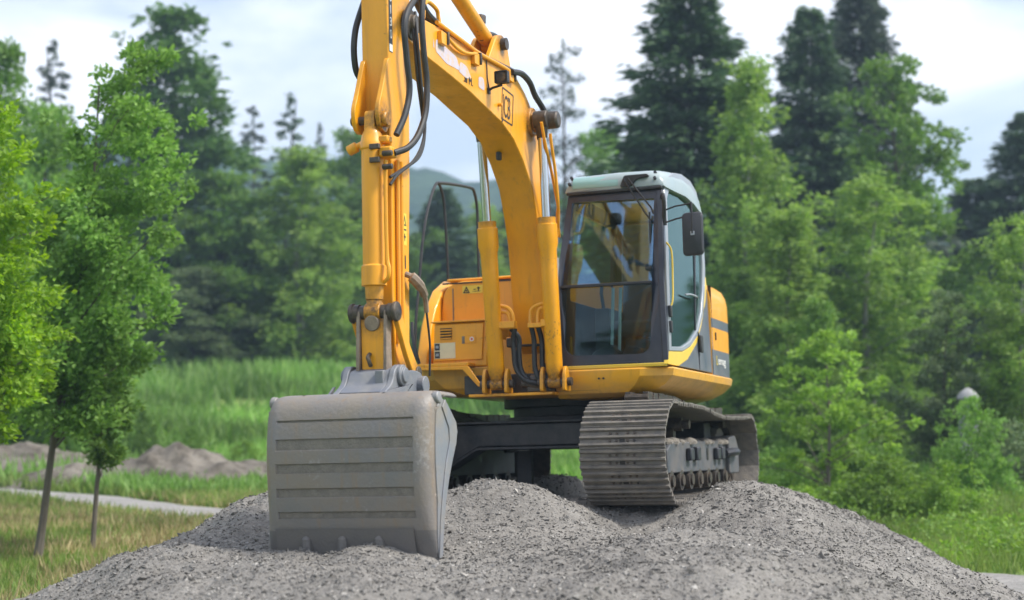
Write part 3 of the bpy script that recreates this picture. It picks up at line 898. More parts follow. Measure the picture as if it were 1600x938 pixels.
def outline(inset=0.0, xl=-0.44, xr=0.0, n=12):
    """plan of the rounded tail: left front corner, round the back, right front corner"""
    Y = 1.22 - inset; R = 0.95 - inset; cx = -1.15; cy = 0.27
    p = [(xl, Y)]
    p += [(xl + (cx - xl) * t, Y) for t in (0.33, 0.66)]
    for a in np.linspace(90, 180, n):
        p.append((cx + R * math.cos(R_(a)), cy + R * math.sin(R_(a))))
    q = [(x, -y) for x, y in p[::-1]]
    q[-1] = (xr, -Y)
    return p + q
tail = MB()
zb = [(1.135, 0.0), (1.375, 0.0), (1.585, 0.0), (1.675, 0.0), (1.84, 0.004), (1.92, 0.02), (1.985, 0.055), (2.02, 0.105), (2.04, 0.18), (2.045, 0.30)]
rings = [[(x, y, z) for x, y in outline(i)] for z, i in zb]
mis = [1, 0, 1, 0, 0, 0, 0, 0, 0]
tail.loft(rings, True, True, mis=mis)
# the bottom and the top cap
tl = tail.build('tail_body', [M['yellow'], M['grey_panel']], exc, 0.0, 30)
for poly in tl.data.polygons:               # the right flank and the rear stay plain yellow
    if poly.center.y < 0.3 and abs(poly.normal.z) < 0.9:
        poly.material_index = 0
# seams and latch on the flank
sm = MB(); sm.box(-0.478, -0.47, 1.19, 1.2225, 1.14, 1.98); sm.build('door_seam', M['print_black'], tl)
sm = MB(); sm.box(-0.62, -0.60, 1.21, 1.232, 1.47, 1.545); sm.build('door_latch', M['print_black'], tl, 0.003)
text('L', 'lettering', M['decal_yellow'], tl, (-0.62, 1.2225, 1.235), (-1, 0, 0), (0, 0, 1), 0.13)
text('emag', 'lettering', M['white'], tl, (-0.70, 1.2225, 1.245), (-1, 0, 0), (0, 0, 1), 0.11, xs=1.5)
st = MB(); st.panel(rpoly([(-0.52, 1.14), (-0.50, 1.14), (-0.46, 1.55), (-0.47, 1.55)], 0.0), [], lambda a, b: (a, 1.221, b), (0, 0.002, 0)); st.build('pin_stripe', M['silver'], tl)
rc = MB(); rc.box(-1.58, -0.6, -1.0, 0.1, 2.047, 2.08); rc.build('hood_lid', M['yellow'], tl, 0.012)

# left lower skirt, undercut towards the bottom
def skirt(ring_top, ring_bot):
    return [ring_top, ring_bot]
def plan_left(i, fx, n=12):
    Y = 1.245 - i; R = 0.975 - i; cx = -1.15; cy = 0.27
    p = [(fx, 0.225), (fx, 0.98 - i * 0.6), (fx - 0.11, Y)]
    p += [(fx - 0.11 + (cx - fx + 0.11) * t, Y) for t in (0.25, 0.5, 0.75)]
    for a in np.linspace(90, 178, n):
        p.append((cx + R * math.cos(R_(a)), cy + R * math.sin(R_(a))))
    p += [(-2.0 + i, 0.1), (-1.0, 0.1), (0.2, 0.225)]
    return p
sk = MB()
sk.loft([[(x, y, z) for x, y in plan_left(i, fx)] for z, i, fx in ((1.13, 0.012, 1.325), (1.118, 0.0, 1.335), (1.06, 0.012, 1.33), (0.99, 0.09, 1.30), (0.93, 0.21, 1.26), (0.895, 0.36, 1.2))])
skl = sk.build('left_skirt', M['yellow_skirt'], exc, 0.0, 22)
for y in (0.62, 0.66):
    b = MB(); b.cyl((1.325, y, 1.05), (1.337, y, 1.05), 0.009, n=8); b.build('bolt', M['print_black'], skl)
# right lower skirt and step
sk = MB()
pr_ = lambda i, fx: [(fx, -0.42), (fx, -0.95 + i), (fx - 0.20, -1.2 + i), (-1.15, -1.235 + i), (-2.0 + i, -0.6), (-2.05 + i, -0.1), (0.2, -0.42)]
sk.loft([[(x, y, z) for x, y in pr_(i, fx)] for z, i, fx in ((1.20, 0.0, 1.20), (1.10, 0.02, 1.19), (1.02, 0.10, 1.16), (0.955, 0.28, 1.08))])
skr = sk.build('right_skirt', M['yellow_skirt'], exc, 0.01, 25)
stp = MB()
stp.prism([(1.0, 1.205), (1.36, 1.205), (1.36, 1.235), (1.0, 1.235)], -1.12, -0.55, 'y')
stp.prism([(-1.12, 1.205), (-0.55, 1.205), (-0.42, 1.02), (-0.46, 1.02), (-0.60, 1.17), (-1.12, 1.18)], 1.34, 1.365, 'x')
stp.build('step', M['yellow'], skr, 0.006)
b = MB(); b.cyl((1.30, -1.08, 1.12), (1.42, -1.08, 1.12), 0.05, n=14); b.build('step_bumper', M['rubber'], skr, 0.006)

# ---- tool box in front of the right flank
tb = MB()
tb.prism([(-0.95, 1.205), (-0.43, 1.205), (-0.42, 1.60), (-0.93, 1.60)], 0.62, 1.19, 'x')
tbx = tb.build('tool_box', M['yellow'], exc, 0.014)
d = MB(); d.prism([(-0.935, 1.265), (-0.475, 1.265), (-0.455, 1.585), (-0.918, 1.585)], 1.192, 1.206, 'x'); tdoor = d.build('box_door', M['yellow'], tbx, 0.006)
d = MB(); d.box(0.60, 1.22, -0.95, -0.41, 1.602, 1.618); d.build('box_lid', M['yellow'], tbx, 0.005)
FX = 1.2065
v = MB(); v.box(FX, FX + 0.002, -0.865, -0.755, 1.455, 1.555); v.build('vent_opening', M['print_black'], tdoor)
for k in range(4):
    s_ = MB(); s_.prism([(FX + 0.002, 1.462 + k * 0.025), (FX + 0.016, 1.457 + k * 0.025), (FX + 0.016, 1.464 + k * 0.025), (FX + 0.002, 1.470 + k * 0.025)], -0.865, -0.755, 'y'); s_.build('vent_slat', M['yellow'], tdoor)
v = MB(); v.box(FX, FX + 0.002, -0.925, -0.725, 1.285, 1.425); v.build('data_decal', M['cream'], tdoor)
for z in (1.29, 1.36):
    v = MB(); v.box(FX + 0.0025, FX + 0.004, -0.92, -0.872, z, z + 0.06); v.build('data_symbol', M['plastic'], tdoor)
    v = MB(); v.box(FX + 0.0045, FX + 0.0055, -0.91, -0.882, z + 0.018, z + 0.042); v.build('data_symbol', M['silver'], tdoor)
v = MB(); v.box(FX, FX + 0.002, -0.66, -0.635, 1.41, 1.475); v.build('latch_recess', M['slot_dirt'], tdoor)
v = MB(); v.box(FX, FX + 0.006, -0.63, -0.53, 1.412, 1.478); v.build('latch_plate', M['yellow'], tdoor, 0.003)
v = MB(); v.cyl((FX + 0.006, -0.565, 1.447), (FX + 0.009, -0.565, 1.447), 0.02, n=14); v.build('latch_badge', M['white'], tdoor)
v = MB(); v.cyl((FX + 0.0092, -0.565, 1.447), (FX + 0.0102, -0.565, 1.447), 0.012, n=12); v.build('latch_badge', M['red'], tdoor)

# ---- right hood: front wall, curved cowl and handrails
hd = MB()
hd.prism(rpoly([(-1.115, 1.205), (-0.36, 1.205), (-0.36, 2.03), (-0.95, 2.05), (-1.08, 1.98), (-1.115, 1.8)], [0, 0, 0.02, 0.1, 0.08, 0.1]), -1.0, 0.55, 'x')
hood = hd.build('right_hood', M['yellow'], exc, 0.012)
co = MB()
cp_ = [(0.93, 1.205), (0.87, 1.41), (0.79, 1.62), (0.67, 1.81), (0.51, 1.97), (0.25, 2.085), (-0.2, 2.11), (-0.9, 2.06), (-0.9, 1.205)]
co.loft([[(x, -1.225, z) for x, z in cp_], [(x + 0.004, -1.20, z + 0.004) for x, z in cp_], [(x - 0.006, -1.118, z - 0.004) for x, z in cp_]])
cowl = co.build('side_cowl', M['yellow'], exc, 0.016, 30, 3)
v = MB(); v.box(0.552, 0.555, -1.10, -0.375, 2.02, 2.034); v.build('lid_seam', M['print_black'], hood)
v = MB(); v.box(-0.9, 0.50, -1.08, -0.40, 2.052, 2.078); v.build('hood_lid', M['yellow'], hood, 0.012)
v = MB(); v.box(0.552, 0.558, -0.62, -0.60, 1.83, 1.965); v.build('hood_slot', M['print_black'], hood)
v = MB(); v.box(0.552, 0.556, -1.0, -0.99, 1.62, 1.98); v.build('panel_seam', M['slot_dirt'], hood)
DX = 0.5525
v = MB(); v.box(DX, DX + 0.002, -0.90, -0.70, 1.925, 2.0); dec = v.build('warning_decal', M['decal_yellow'], hood)
v = MB(); v.panel([(-0.895, 1.93), (-0.825, 1.93), (-0.86, 1.994)], [[(-0.878, 1.94), (-0.842, 1.94), (-0.86, 1.974)]], lambda a, b: (DX + 0.003, a, b), (0.001, 0, 0)); v.build('warning_triangle', M['print_black'], dec)
v = MB(); v.box(DX + 0.003, DX + 0.004, -0.868, -0.852, 1.945, 1.958)
v.build('warning_symbol', M['print_black'], dec)
v = MB(); v.box(DX + 0.003, DX + 0.004, -0.79, -0.765, 1.957, 1.965); v.box(DX + 0.003, DX + 0.004, -0.745, -0.735, 1.945, 1.985); v.box(DX + 0.003, DX + 0.004, -0.755, -0.725, 1.966, 1.978); v.box(DX + 0.003, DX + 0.004, -0.80, -0.72, 1.941, 1.945); v.build('warning_symbol', M['print_black'], dec)
b = MB(); b.tube(spline([(1.18, -1.13, 1.24), (1.11, -1.15, 1.42), (1.08, -1.15, 1.66), (0.99, -1.15, 2.01), (0.90, -1.15, 2.38), (0.77, -1.15, 2.69), (0.60, -1.15, 2.93), (0.48, -1.15, 3.0), (0.37, -1.15, 2.88), (0.33, -1.15, 2.70), (0.30, -1.15, 2.4), (0.28, -1.15, 2.08)]), 0.014, 8)
b.build('handrail', M['rubber'], exc)
b = MB(); b.tube(spline([(0.50, -1.15, 3.0), (0.25, -1.13, 3.03), (-0.30, -1.13, 3.08), (-0.42, -1.13, 3.05), (-0.49, -1.13, 2.90), (-0.5, -1.13, 2.6), (-0.5, -1.13, 2.05)]), 0.016, 8)
b.build('handrail', M['rubber'], exc)
b = MB(); b.tube(spline([(1.33, -1.02, 1.24), (1.34, -1.05, 1.36), (1.28, -1.10, 1.50), (1.22, -1.13, 1.62)]), 0.016, 8)
b.build('handrail_foot', M['rubber'], exc)
# engine bay behind the boom foot: low cover, exhaust stack, intake hose
eb = MB(); eb.box(-1.1, 0.5, -0.358, 0.20, 1.125, 1.55); eb.build('engine_cover', M['black'], exc, 0.02)
ex = MB(); ex.lathe((-0.3, -0.28, 1.55), (-0.3, -0.28, 2.32), [(0, 0.07), (0.6, 0.07), (0.62, 0.05), (1, 0.055)], 14); ex.build('exhaust_stack', M['silver'], exc)
ih = MB(); ih.tube(spline([(0.52, -0.26, 1.55), (0.56, -0.25, 1.75), (0.55, -0.22, 1.92), (0.45, -0.20, 2.05), (0.2, -0.2, 2.1)]), 0.03, 10); ih.build('intake_hose', M['rubber'], exc)

# ---- cab
def fx(z): return 1.285 - 0.01 * (z - 1.15) - 0.20 * max(0.0, z - 1.83)
def sy(z): return 1.222 - 0.03 * (z - 1.15) - 0.035 * max(0, z - 2.2) ** 2
cab = empty('cab', exc)
win_o = rpoly([(0.305, 1.255), (1.065, 1.245), (1.095, 2.585), (0.36, 2.605)], [0.12, 0.12, 0.02, 0.02], 6)
frame_o = rpoly([(0.215, 1.152), (1.195, 1.152), (1.20, 2.0), (1.165, 2.665), (0.325, 2.685), (0.265, 2.1)], [0.03, 0.02, 0.1, 0.03, 0.03, 0.1])
b = MB(); b.panel(frame_o, [win_o], lambda y, z: (fx(z), y, z), (-0.06, 0, 0)); cf = b.build('front_frame', M['navy'], cab, 0.008)
ins = lambda pts, k: [((p[0] - 0.70) * k + 0.70, (p[1] - 1.93) * k + 1.93) for p in pts]
up_ = rpoly([(0.292, 1.865), (1.085, 1.855), (1.10, 2.595), (0.35, 2.612)], 0.01)
lo_ = rpoly([(0.29, 1.245), (1.075, 1.235), (1.085, 1.838), (0.291, 1.848)], [0.12, 0.12, 0.01, 0.01], 6)
b = MB(); b.panel(up_, [], lambda y, z: (fx(z) - 0.022, y, z), (-0.006, 0, 0)); b.build('windscreen', M['glass'], cab)
b = MB(); b.panel(lo_, [], lambda y, z: (fx(z) - 0.022, y, z), (-0.006, 0, 0)); b.build('lower_windscreen', M['glass_low'], cab)
b = MB(); b.box(fx(1.85) - 0.03, fx(1.85) + 0.006, 0.285, 1.085, 1.838, 1.862); b.build('windscreen_bar', M['plastic'], cab, 0.004)
b = MB(); b.box(fx(1.15) - 0.03, fx(1.15) + 0.026, 0.22, 1.20, 1.134, 1.165)
b.build('cab_sill', M['pale_yellow'], cab, 0.006)
b = MB(); b.box(fx(1.2) - 0.005, fx(1.2) + 0.012, 0.50, 0.95, 1.166, 1.185); b.build('sill_trim', M['navy'], cab, 0.003)
# front header and roof
b = MB(); b.box(1.09, 1.135, 0.315, 1.17, 2.665, 2.69); b.build('header_bar', M['rubber'], cab, 0.006)
rf = MB()
def roof_ring(x, z0, zt, yl=0.30, yr=1.185):
    zc = z0
    return [(x, yl, zc), (x, yl + 0.015, (zc + zt) / 2), (x, yl + 0.05, zt - 0.02), (x, yl + 0.13, zt), (x, 0.75, zt + 0.01), (x, yr - 0.14, zt + 0.004), (x, yr - 0.05, zt - 0.018), (x, yr - 0.008, (zc + zt) / 2), (x, yr, zc)]
rf.loft([roof_ring(1.125, 2.69, 2.705), roof_ring(1.12, 2.69, 2.77), roof_ring(1.085, 2.69, 2.815), roof_ring(1.0, 2.69, 2.845), roof_ring(0.7, 2.70, 2.895), roof_ring(0.3, 2.72, 2.935), roof_ring(-0.05, 2.70, 2.935), roof_ring(-0.30, 2.66, 2.87), roof_ring(-0.41, 2.6, 2.72)])
rf.build('roof', M['roof'], cab, 0.0, 50)
b = MB(); b.loft([[(x + 0.004, y, z + 0.004) for y in (0.37, 0.78)] for x, z in ((1.124, 2.715), (1.121, 2.765), (1.086, 2.812), (1.0, 2.842), (0.72, 2.880))], False, False, closed=False); b.build('roof_hatch', M['teal'], cab)
for y, z, x in ((0.345, 2.755, 1.124), (1.11, 2.75, 1.124), (0.345, 2.82, 1.05), (1.10, 2.81, 1.06)):
    b = MB(); b.cyl((x - 0.02, y, z), (x + 0.018, y, z + 0.012), 0.014, n=8); b.build('roof_bolt', M['plastic'], cab)
# left side: silver door frame with one large opening, glass, painted lower panels
open_ = [(1.165, 1.305), (0.76, 1.325), (0.43, 1.395), (0.10, 1.525), (-0.11, 1.70), (-0.24, 1.92), (-0.31, 2.15), (-0.335, 2.45), (-0.31, 2.66), (-0.22, 2.79), (-0.05, 2.845), (0.25, 2.85), (0.55, 2.81), (0.82, 2.72), (0.965, 2.60), (1.01, 2.40)]
outer = [(1.25, 1.262), (0.76, 1.285), (0.43, 1.348), (0.10, 1.468), (-0.16, 1.66), (-0.31, 1.88), (-0.40, 2.13), (-0.43, 2.45), (-0.405, 2.70), (-0.29, 2.86), (-0.08, 2.925), (0.28, 2.93), (0.62, 2.885), (0.89, 2.80), (1.04, 2.68), (1.095, 2.50)]
b = MB(); b.panel(outer, [open_], lambda x, z: (x, sy(z), z), (0, -0.05, 0)); b.build('door_frame', M['silver'], cab, 0.006)
b = MB(); b.panel([(1.175, 1.30)] + open_[1:], [], lambda x, z: (x, sy(z) - 0.02, z), (0, -0.006, 0)); b.build('door_window', M['glass_side'], cab)
b = MB(); b.panel([(0.135, 1.505), (0.105, 1.52), (-0.06, 2.2), (-0.08, 2.84), (-0.04, 2.845), (-0.015, 2.2)], [], lambda x, z: (x, sy(z) - 0.012, z), (0, -0.03, 0)); b.build('door_post', M['plastic'], cab)
b = MB(); b.panel([(1.17, 1.305), (1.145, 1.31), (0.975, 2.60), (1.0, 2.62)], [], lambda x, z: (x, sy(z) - 0.004, z), (0, -0.03, 0)); b.build('door_seal', M['rubber'], cab)
b = MB(); b.panel([(1.30, 1.152), (1.255, 1.26), (1.10, 2.5), (1.06, 2.66), (1.115, 2.66), (1.285, 1.84)], [], lambda x, z: (x, sy(z) - 0.003, z), (0, -0.05, 0)); b.build('front_pillar', M['navy'], cab, 0.006)
b = MB(); b.panel([(1.318, 1.15), (0.93, 1.15), (0.58, 1.225), (0.17, 1.39), (-0.10, 1.59), (-0.33, 1.82), (-0.42, 1.97), (-0.40, 2.06), (-0.31, 1.878), (-0.16, 1.657), (0.10, 1.465), (0.43, 1.345), (0.76, 1.282), (1.26, 1.258)], [], lambda x, z: (x, sy(z) - 0.002, z), (0, -0.04, 0)); b.build('yellow_sweep', M['pale_yellow'], cab, 0.004)
b = MB(); b.panel([(0.92, 1.15), (0.58, 1.222), (0.17, 1.387), (-0.10, 1.587), (-0.33, 1.817), (-0.42, 1.96), (-0.43, 1.15)], [], lambda x, z: (x, sy(z) - 0.004, z), (0, -0.04, 0)); b.build('grey_side_panel', M['grey_panel'], cab, 0.004)
b = MB(); b.box(0.108, 0.114, 1.19, 1.222, 1.15, 1.50); b.build('door_gap', M['print_black'], cab)
b = MB(); b.box(0.05, 0.135, 1.222, 1.25, 1.31, 1.47); b.build('door_handle', M['rubber'], cab, 0.012)
b = MB(); b.tube(spline([(0.55, 1.21, 1.80), (0.45, 1.235, 1.81), (0.2, 1.235, 1.81), (0.14, 1.21, 1.80)]), 0.009, 6); b.build('window_latch', M['silver'], cab)
for z in (1.42, 1.55):
    b = MB(); b.box(1.16, 1.21, 1.205, 1.235, z, z + 0.10); b.build('door_hinge', M['rubber'], cab, 0.008)
b = MB(); b.tube(spline([(1.12, 1.19, 2.20), (1.09, 1.225, 2.12), (1.09, 1.228, 1.9), (1.12, 1.228, 1.7), (1.14, 1.20, 1.62)]), 0.008, 8); b.build('grab_rail', M['pale_yellow'], cab)
# mirror on its wire bracket
b = MB()
b.loft([[(1.20 + dx, 1.445 + (y - 1.445) * k, 2.24 + (z - 2.24) * k) for y, z in rpoly([(1.355, 2.055), (1.535, 2.055), (1.535, 2.425), (1.355, 2.425)], 0.04)] for dx, k in ((0.0, 0.97), (0.012, 1.0), (0.03, 0.97), (0.042, 0.86))])
mir = b.build('mirror', M['plastic'], cab, 0.0, 40)
b = MB(); b.box(1.243, 1.252, 1.43, 1.465, 2.225, 2.26); b.build('mirror_clamp', M['silver'], mir, 0.003)
b = MB()
b.tube([(1.13, 1.18, 2.47), (1.20, 1.30, 2.49), (1.22, 1.44, 2.50)], 0.008, 6)
b.tube([(1.15, 1.18, 2.36), (1.20, 1.30, 2.38), (1.22, 1.44, 2.40)], 0.008, 6)
b.tube([(1.22, 1.44, 2.51), (1.248, 1.447, 2.40), (1.25, 1.447, 2.24)], 0.008, 6)
b.build('mirror_bracket', M['rubber'], cab)
b = MB(); b.tube(spline([(1.12, 1.165, 2.58), (1.19, 1.19, 2.60), (1.20, 1.20, 2.54), (1.16, 1.19, 2.42), (1.15, 1.19, 2.34)]), 0.018, 8); b.build('mirror_mount', M['rubber'], cab)
# wiper
b = MB(); b.prism(rpoly([(0.80, 2.70), (0.84, 2.80), (1.05, 2.80), (1.06, 2.775), (0.95, 2.76), (0.90, 2.70)], 0.02), 1.10, 1.15, 'x'); wip = b.build('wiper_motor', M['rubber'], cab, 0.008)
b = MB(); b.tube([(1.16, 0.84, 2.77), (1.18, 1.03, 2.45), (1.18, 1.08, 2.39)], 0.007, 6); b.tube([(1.16, 0.88, 2.77), (1.18, 1.08, 2.50), (1.18, 1.10, 2.44)], 0.007, 6); b.build('wiper_arm', M['rubber'], wip)
b = MB(); b.box(1.166, 1.18, 1.058, 1.072, 2.10, 2.46); b.build('wiper_blade', M['rubber'], wip)
b = MB(); b.box(1.225, 1.25, 1.03, 1.085, 1.96, 1.985); b.build('window_clip', M['rubber'], cab, 0.004)
# right wall, rear wall, floor (inner shell)
b = MB(); b.panel([(1.24, 1.15), (1.10, 2.69), (-0.40, 2.69), (-0.40, 1.15)], [rpoly([(1.08, 1.75), (1.00, 2.55), (-0.28, 2.55), (-0.28, 1.75)], 0.05)], lambda x, z: (x, 0.245 + 0.05 * (z - 1.15), z), (0, 0.03, 0)); b.build('right_wall', M['navy'], cab, 0.004)
b = MB(); b.panel([(0.25, 1.15), (1.18, 1.15), (1.15, 2.70), (0.33, 2.70)], [rpoly([(0.38, 1.85), (1.08, 1.85), (1.06, 2.6), (0.40, 2.6)], 0.06)], lambda y, z: (-0.39, y, z), (0.03, 0, 0)); b.build('rear_wall', M['cabin'], cab, 0.004)
b = MB(); b.box(-0.40, 1.24, 0.25, 1.17, 1.14, 1.18); b.build('cab_floor', M['cabin'], cab)
b = MB(); b.prism(rpoly([(0.05, 1.45), (0.50, 1.45), (0.52, 1.60), (0.12, 1.62), (-0.02, 2.22), (-0.16, 2.22), (-0.10, 1.5)], 0.05), 0.50, 0.98, 'y'); b.box(0.1, 0.42, 0.6, 0.88, 1.18, 1.45); b.build('seat', M['seat'], cab, 0.03)
for y in (0.37, 1.0):
    b = MB(); b.box(0.0, 0.55, y, y + 0.13, 1.18, 1.72); b.tube([(0.45, y + 0.06, 1.70), (0.52, y + 0.06, 1.86), (0.50, y + 0.06, 1.93)], 0.018, 6); b.build('control_console', M['cabin'], cab, 0.02)
for y, y2 in ((0.645, 0.675), (0.712, 0.742)):
    b = MB(); b.tube([(0.99, y, 1.30), (1.0, y2, 1.845)], 0.014, 8); b.build('travel_lever', M['rodblue'], cab)
b = MB(); b.prism(rpoly([(0.50, 1.28), (0.66, 1.36), (0.74, 1.28), (0.72, 1.22), (0.5, 1.20)], 0.03), 0.92, 1.12, 'x'); b.prism(rpoly([(0.76, 1.22), (0.80, 1.33), (0.94, 1.31), (1.0, 1.22)], 0.03), 0.92, 1.12, 'x'); b.build('pedal_plate', M['cabin'], cab, 0.01)

# ---- boom
boom_prof = [(4.24, 3.30), (3.82, 3.255), (3.40, 3.225), (3.0, 3.19), (2.64, 3.14), (2.30, 3.095), (2.02, 3.01), (1.79, 2.87), (1.58, 2.68), (1.47, 2.46), (1.39, 2.24), (1.345, 2.02), (1.32, 1.80), (1.27, 1.55), (1.20, 1.38), (1.05, 1.30), (0.92, 1.36), (0.88, 1.50), (0.93, 1.85), (1.02, 2.25), (1.12, 2.55), (1.21, 2.80), (1.30, 3.02), (1.40, 3.21), (1.54, 3.37), (1.70, 3.47), (1.90, 3.55), (2.15, 3.565), (2.84, 3.535), (3.65, 3.54), (4.05, 3.52), (4.26, 3.45)]
b = MB()
b.prism(boom_prof, -0.15, 0.15, 'y')
boom = b.build('boom', M['yellow_arm'], exc, 0.010, 28)
for y in (0.17, -0.17):
    b = MB(); b.lathe((1.56, y - 0.035 * (1 if y > 0 else -1) , 3.25), (1.56, y + 0.05 * (1 if y > 0 else -1), 3.25), [(0, 0.13), (0.5, 0.12), (0.52, 0.09), (1, 0.085)], 20); b.build('pin_boss', M['yellow_arm'], boom, 0.006)
b = MB(); b.cyl((1.56, -0.36, 3.25), (1.56, 0.36, 3.25), 0.045, n=14); b.build('boom_pin', M['pin'], boom)
b = MB(); b.box(1.49, 1.63, 0.175, 0.235, 3.18, 3.32); b.cyl((1.56, 0.20, 3.25), (1.56, 0.40, 3.25), 0.075, n=14); b.box(1.44, 1.50, 0.17, 0.24, 3.10, 3.16); b.build('greasy_clamp', M['pin'], boom, 0.02)
# brackets that carry the arm cylinder on top of the boom
for y in (-0.085, 0.085):
    b = MB(); b.prism(rpoly([(1.88, 3.53), (2.52, 3.53), (2.26, 3.84), (2.10, 3.88), (2.0, 3.80)], 0.06), y - 0.02, y + 0.02, 'y'); b.build('cylinder_bracket', M['yellow_arm'], boom, 0.006)
b = MB(); b.cyl((2.14, -0.13, 3.79), (2.14, 0.15, 3.79), 0.05, n=14); b.build('bracket_pin', M['pin'], boom)
LP_ = 0.1515
# decals on the left plate
c0 = Vector((2.19, LP_, 3.262))
b = MB(); b.panel(rpoly([(2.33, 3.125), (2.055, 3.115), (2.01, 3.385), (2.285, 3.40)], 0.015), [rpoly([(2.318, 3.137), (2.068, 3.128), (2.026, 3.373), (2.275, 3.388)], 0.012)], lambda x, z: (x, LP_, z), (0, 0.0012, 0)); lg = b.build('logo_frame', M['print_black'], boom)
text('JCB', 'lettering', M['print_black'], boom, (2.300, LP_ + 0.0004, 3.160), (-1, 0, -0.03), (-0.14, 0, 1), 0.27, xs=0.46)
fade = [[(3.72, 3.345), (3.70, 3.44), (3.30, 3.40), (3.22, 3.31), (3.5, 3.30)], [(3.26, 3.30), (3.22, 3.385), (3.08, 3.375), (2.99, 3.305), (3.1, 3.28)], [(2.84, 3.27), (2.83, 3.36), (2.72, 3.37), (2.70, 3.27)], [(3.76, 3.36), (3.745, 3.44), (3.735, 3.36)]]
for k, p in enumerate(fade):
    b = MB(); b.panel(rpoly(p, 0.03), [], lambda x, z: (x, LP_, z), (0, 0.001, 0)); b.build('faded_lettering', M['lilac'], boom)
text('.ııı M.', 'lettering', M['plastic'], boom, (3.16, LP_ + 0.0012, 3.245), (-1, 0, 0.02), (0, 0, 1), 0.085, xs=1.1)
# pipes, clips and hoses along the boom
b = MB(); b.tube(spline([(3.70, 0.16, 3.56), (3.224, 0.165, 3.545), (2.856, 0.165, 3.535), (2.45, 0.165, 3.552), (2.22, 0.165, 3.56), (2.10, 0.17, 3.555)]), 0.016, 8); b.build('pipe', M['yellow_arm'], boom)
b = MB(); b.tube(spline([(3.58, 0.17, 3.50), (3.50, 0.175, 3.48), (3.34, 0.175, 3.455), (3.16, 0.175, 3.461), (2.93, 0.175, 3.51)]), 0.013, 8); b.build('pipe', M['yellow_arm'], boom)
for x, z in ((3.62, 3.46), (2.94, 3.47), (2.13, 3.52)):
    b = MB(); b.box(x - 0.05, x + 0.05, 0.151, 0.185, z - 0.05, z + 0.045); b.build('pipe_clip', M['yellow_arm'], boom, 0.005)
    b = MB(); b.box(x - 0.075, x - 0.051, 0.153, 0.20, z - 0.035, z + 0.06); b.build('pipe_clamp', M['pin'], boom, 0.006)
b = MB(); b.tube(spline([(3.86, 0.12, 3.55), (3.83, 0.12, 3.66), (3.75, 0.12, 3.70), (3.60, 0.12, 3.685), (3.565, 0.12, 3.63), (3.56, 0.14, 3.50)]), 0.016, 8); b.build('hose_guide', M['yellow_arm'], boom)
for k, (dy, dz) in enumerate(((0.0, 0.0), (-0.05, 0.012))):
    b = MB(); b.tube(spline([(4.05, 0.16 + dy, 3.70 + dz), (3.882, 0.13 + dy, 3.644 + dz), (3.728, 0.12 + dy, 3.60 + dz), (3.457, 0.12 + dy, 3.580 + dz), (3.067, 0.12 + dy, 3.570 + dz), (2.708, 0.12 + dy, 3.565 + dz), (2.281, 0.12 + dy, 3.590 + dz), (1.95, 0.14 + dy, 3.60 + dz)]), 0.022, 8); b.build('hose', M['rubber'], boom)
b = MB(); b.tube(spline([(2.16, 0.19, 3.545), (1.935, 0.20, 3.58), (1.755, 0.21, 3.545), (1.626, 0.21, 3.465), (1.493, 0.22, 3.404), (1.43, 0.24, 3.34)]), 0.026, 8); b.build('hose', M['rubber'], boom)
b = MB(); b.tube(spline([(2.344, 0.0, 3.80), (2.144, 0.0, 3.885), (1.957, 0.0, 3.90), (1.849, 0.0, 3.843), (1.776, 0.0, 3.73), (1.76, 0.0, 3.55)]), 0.024, 8); b.build('hose', M['rubber'], boom)
for pts in ([(1.742, 0.30, 3.20), (1.651, 0.30, 3.031), (1.525, 0.30, 2.86), (1.399, 0.30, 2.659), (1.33, 0.30, 2.50), (1.25, 0.26, 2.3)], [(1.63, 0.34, 3.12), (1.6, 0.34, 3.02), (1.512, 0.34, 2.804), (1.462, 0.34, 2.547), (1.36, 0.30, 2.45), (1.2, 0.26, 2.3)]):
    b = MB(); b.tube(spline(pts), 0.014, 8); b.build('pipe', M['yellow_arm'], boom)
b = MB(); b.tube(spline([(2.66, 0.156, 3.53), (2.655, 0.158, 3.45), (2.65, 0.158, 3.38), (2.61, 0.158, 3.30)]), 0.005, 6); b.build('cable', M['rubber'], boom)
b = MB(); b.cyl((2.39, 0.15, 3.225), (2.39, 0.185, 3.225), 0.014, n=10); b.build('grease_point', M['yellow_arm'], boom)
# work light
wlp = Vector((2.62, 0.27, 3.385))
b = MB(); b.loft([[(wlp.x + dx, wlp.y + y * k, wlp.z + z * k) for y, z in rpoly([(-0.055, -0.05), (0.055, -0.05), (0.055, 0.05), (-0.055, 0.05)], 0.014)] for dx, k in ((-0.07, 0.6), (-0.02, 1.0), (0.03, 1.0), (0.031, 0.86), (0.018, 0.84))], True, True); wlo = b.build('work_light', M['rubber'], boom, 0.0, 30)
b = MB(); b.cyl((wlp.x + 0.012, wlp.y, wlp.z), (wlp.x + 0.024, wlp.y, wlp.z), 0.040, n=18); b.build('lamp_lens', M['lamp_glass'], wlo)
b = MB(); b.tube([(2.62, 0.152, 3.29), (2.62, 0.19, 3.31), (2.62, 0.27, 3.325)], 0.011, 6); b.box(2.60, 2.64, 0.151, 0.165, 3.265, 3.31); b.build('light_bracket', M['rubber'], wlo)
b = MB(); b.box(1.90, 1.95, -0.04, 0.0, 2.87, 2.94); b.build('boom_stop', M['rubber'], boom, 0.01)

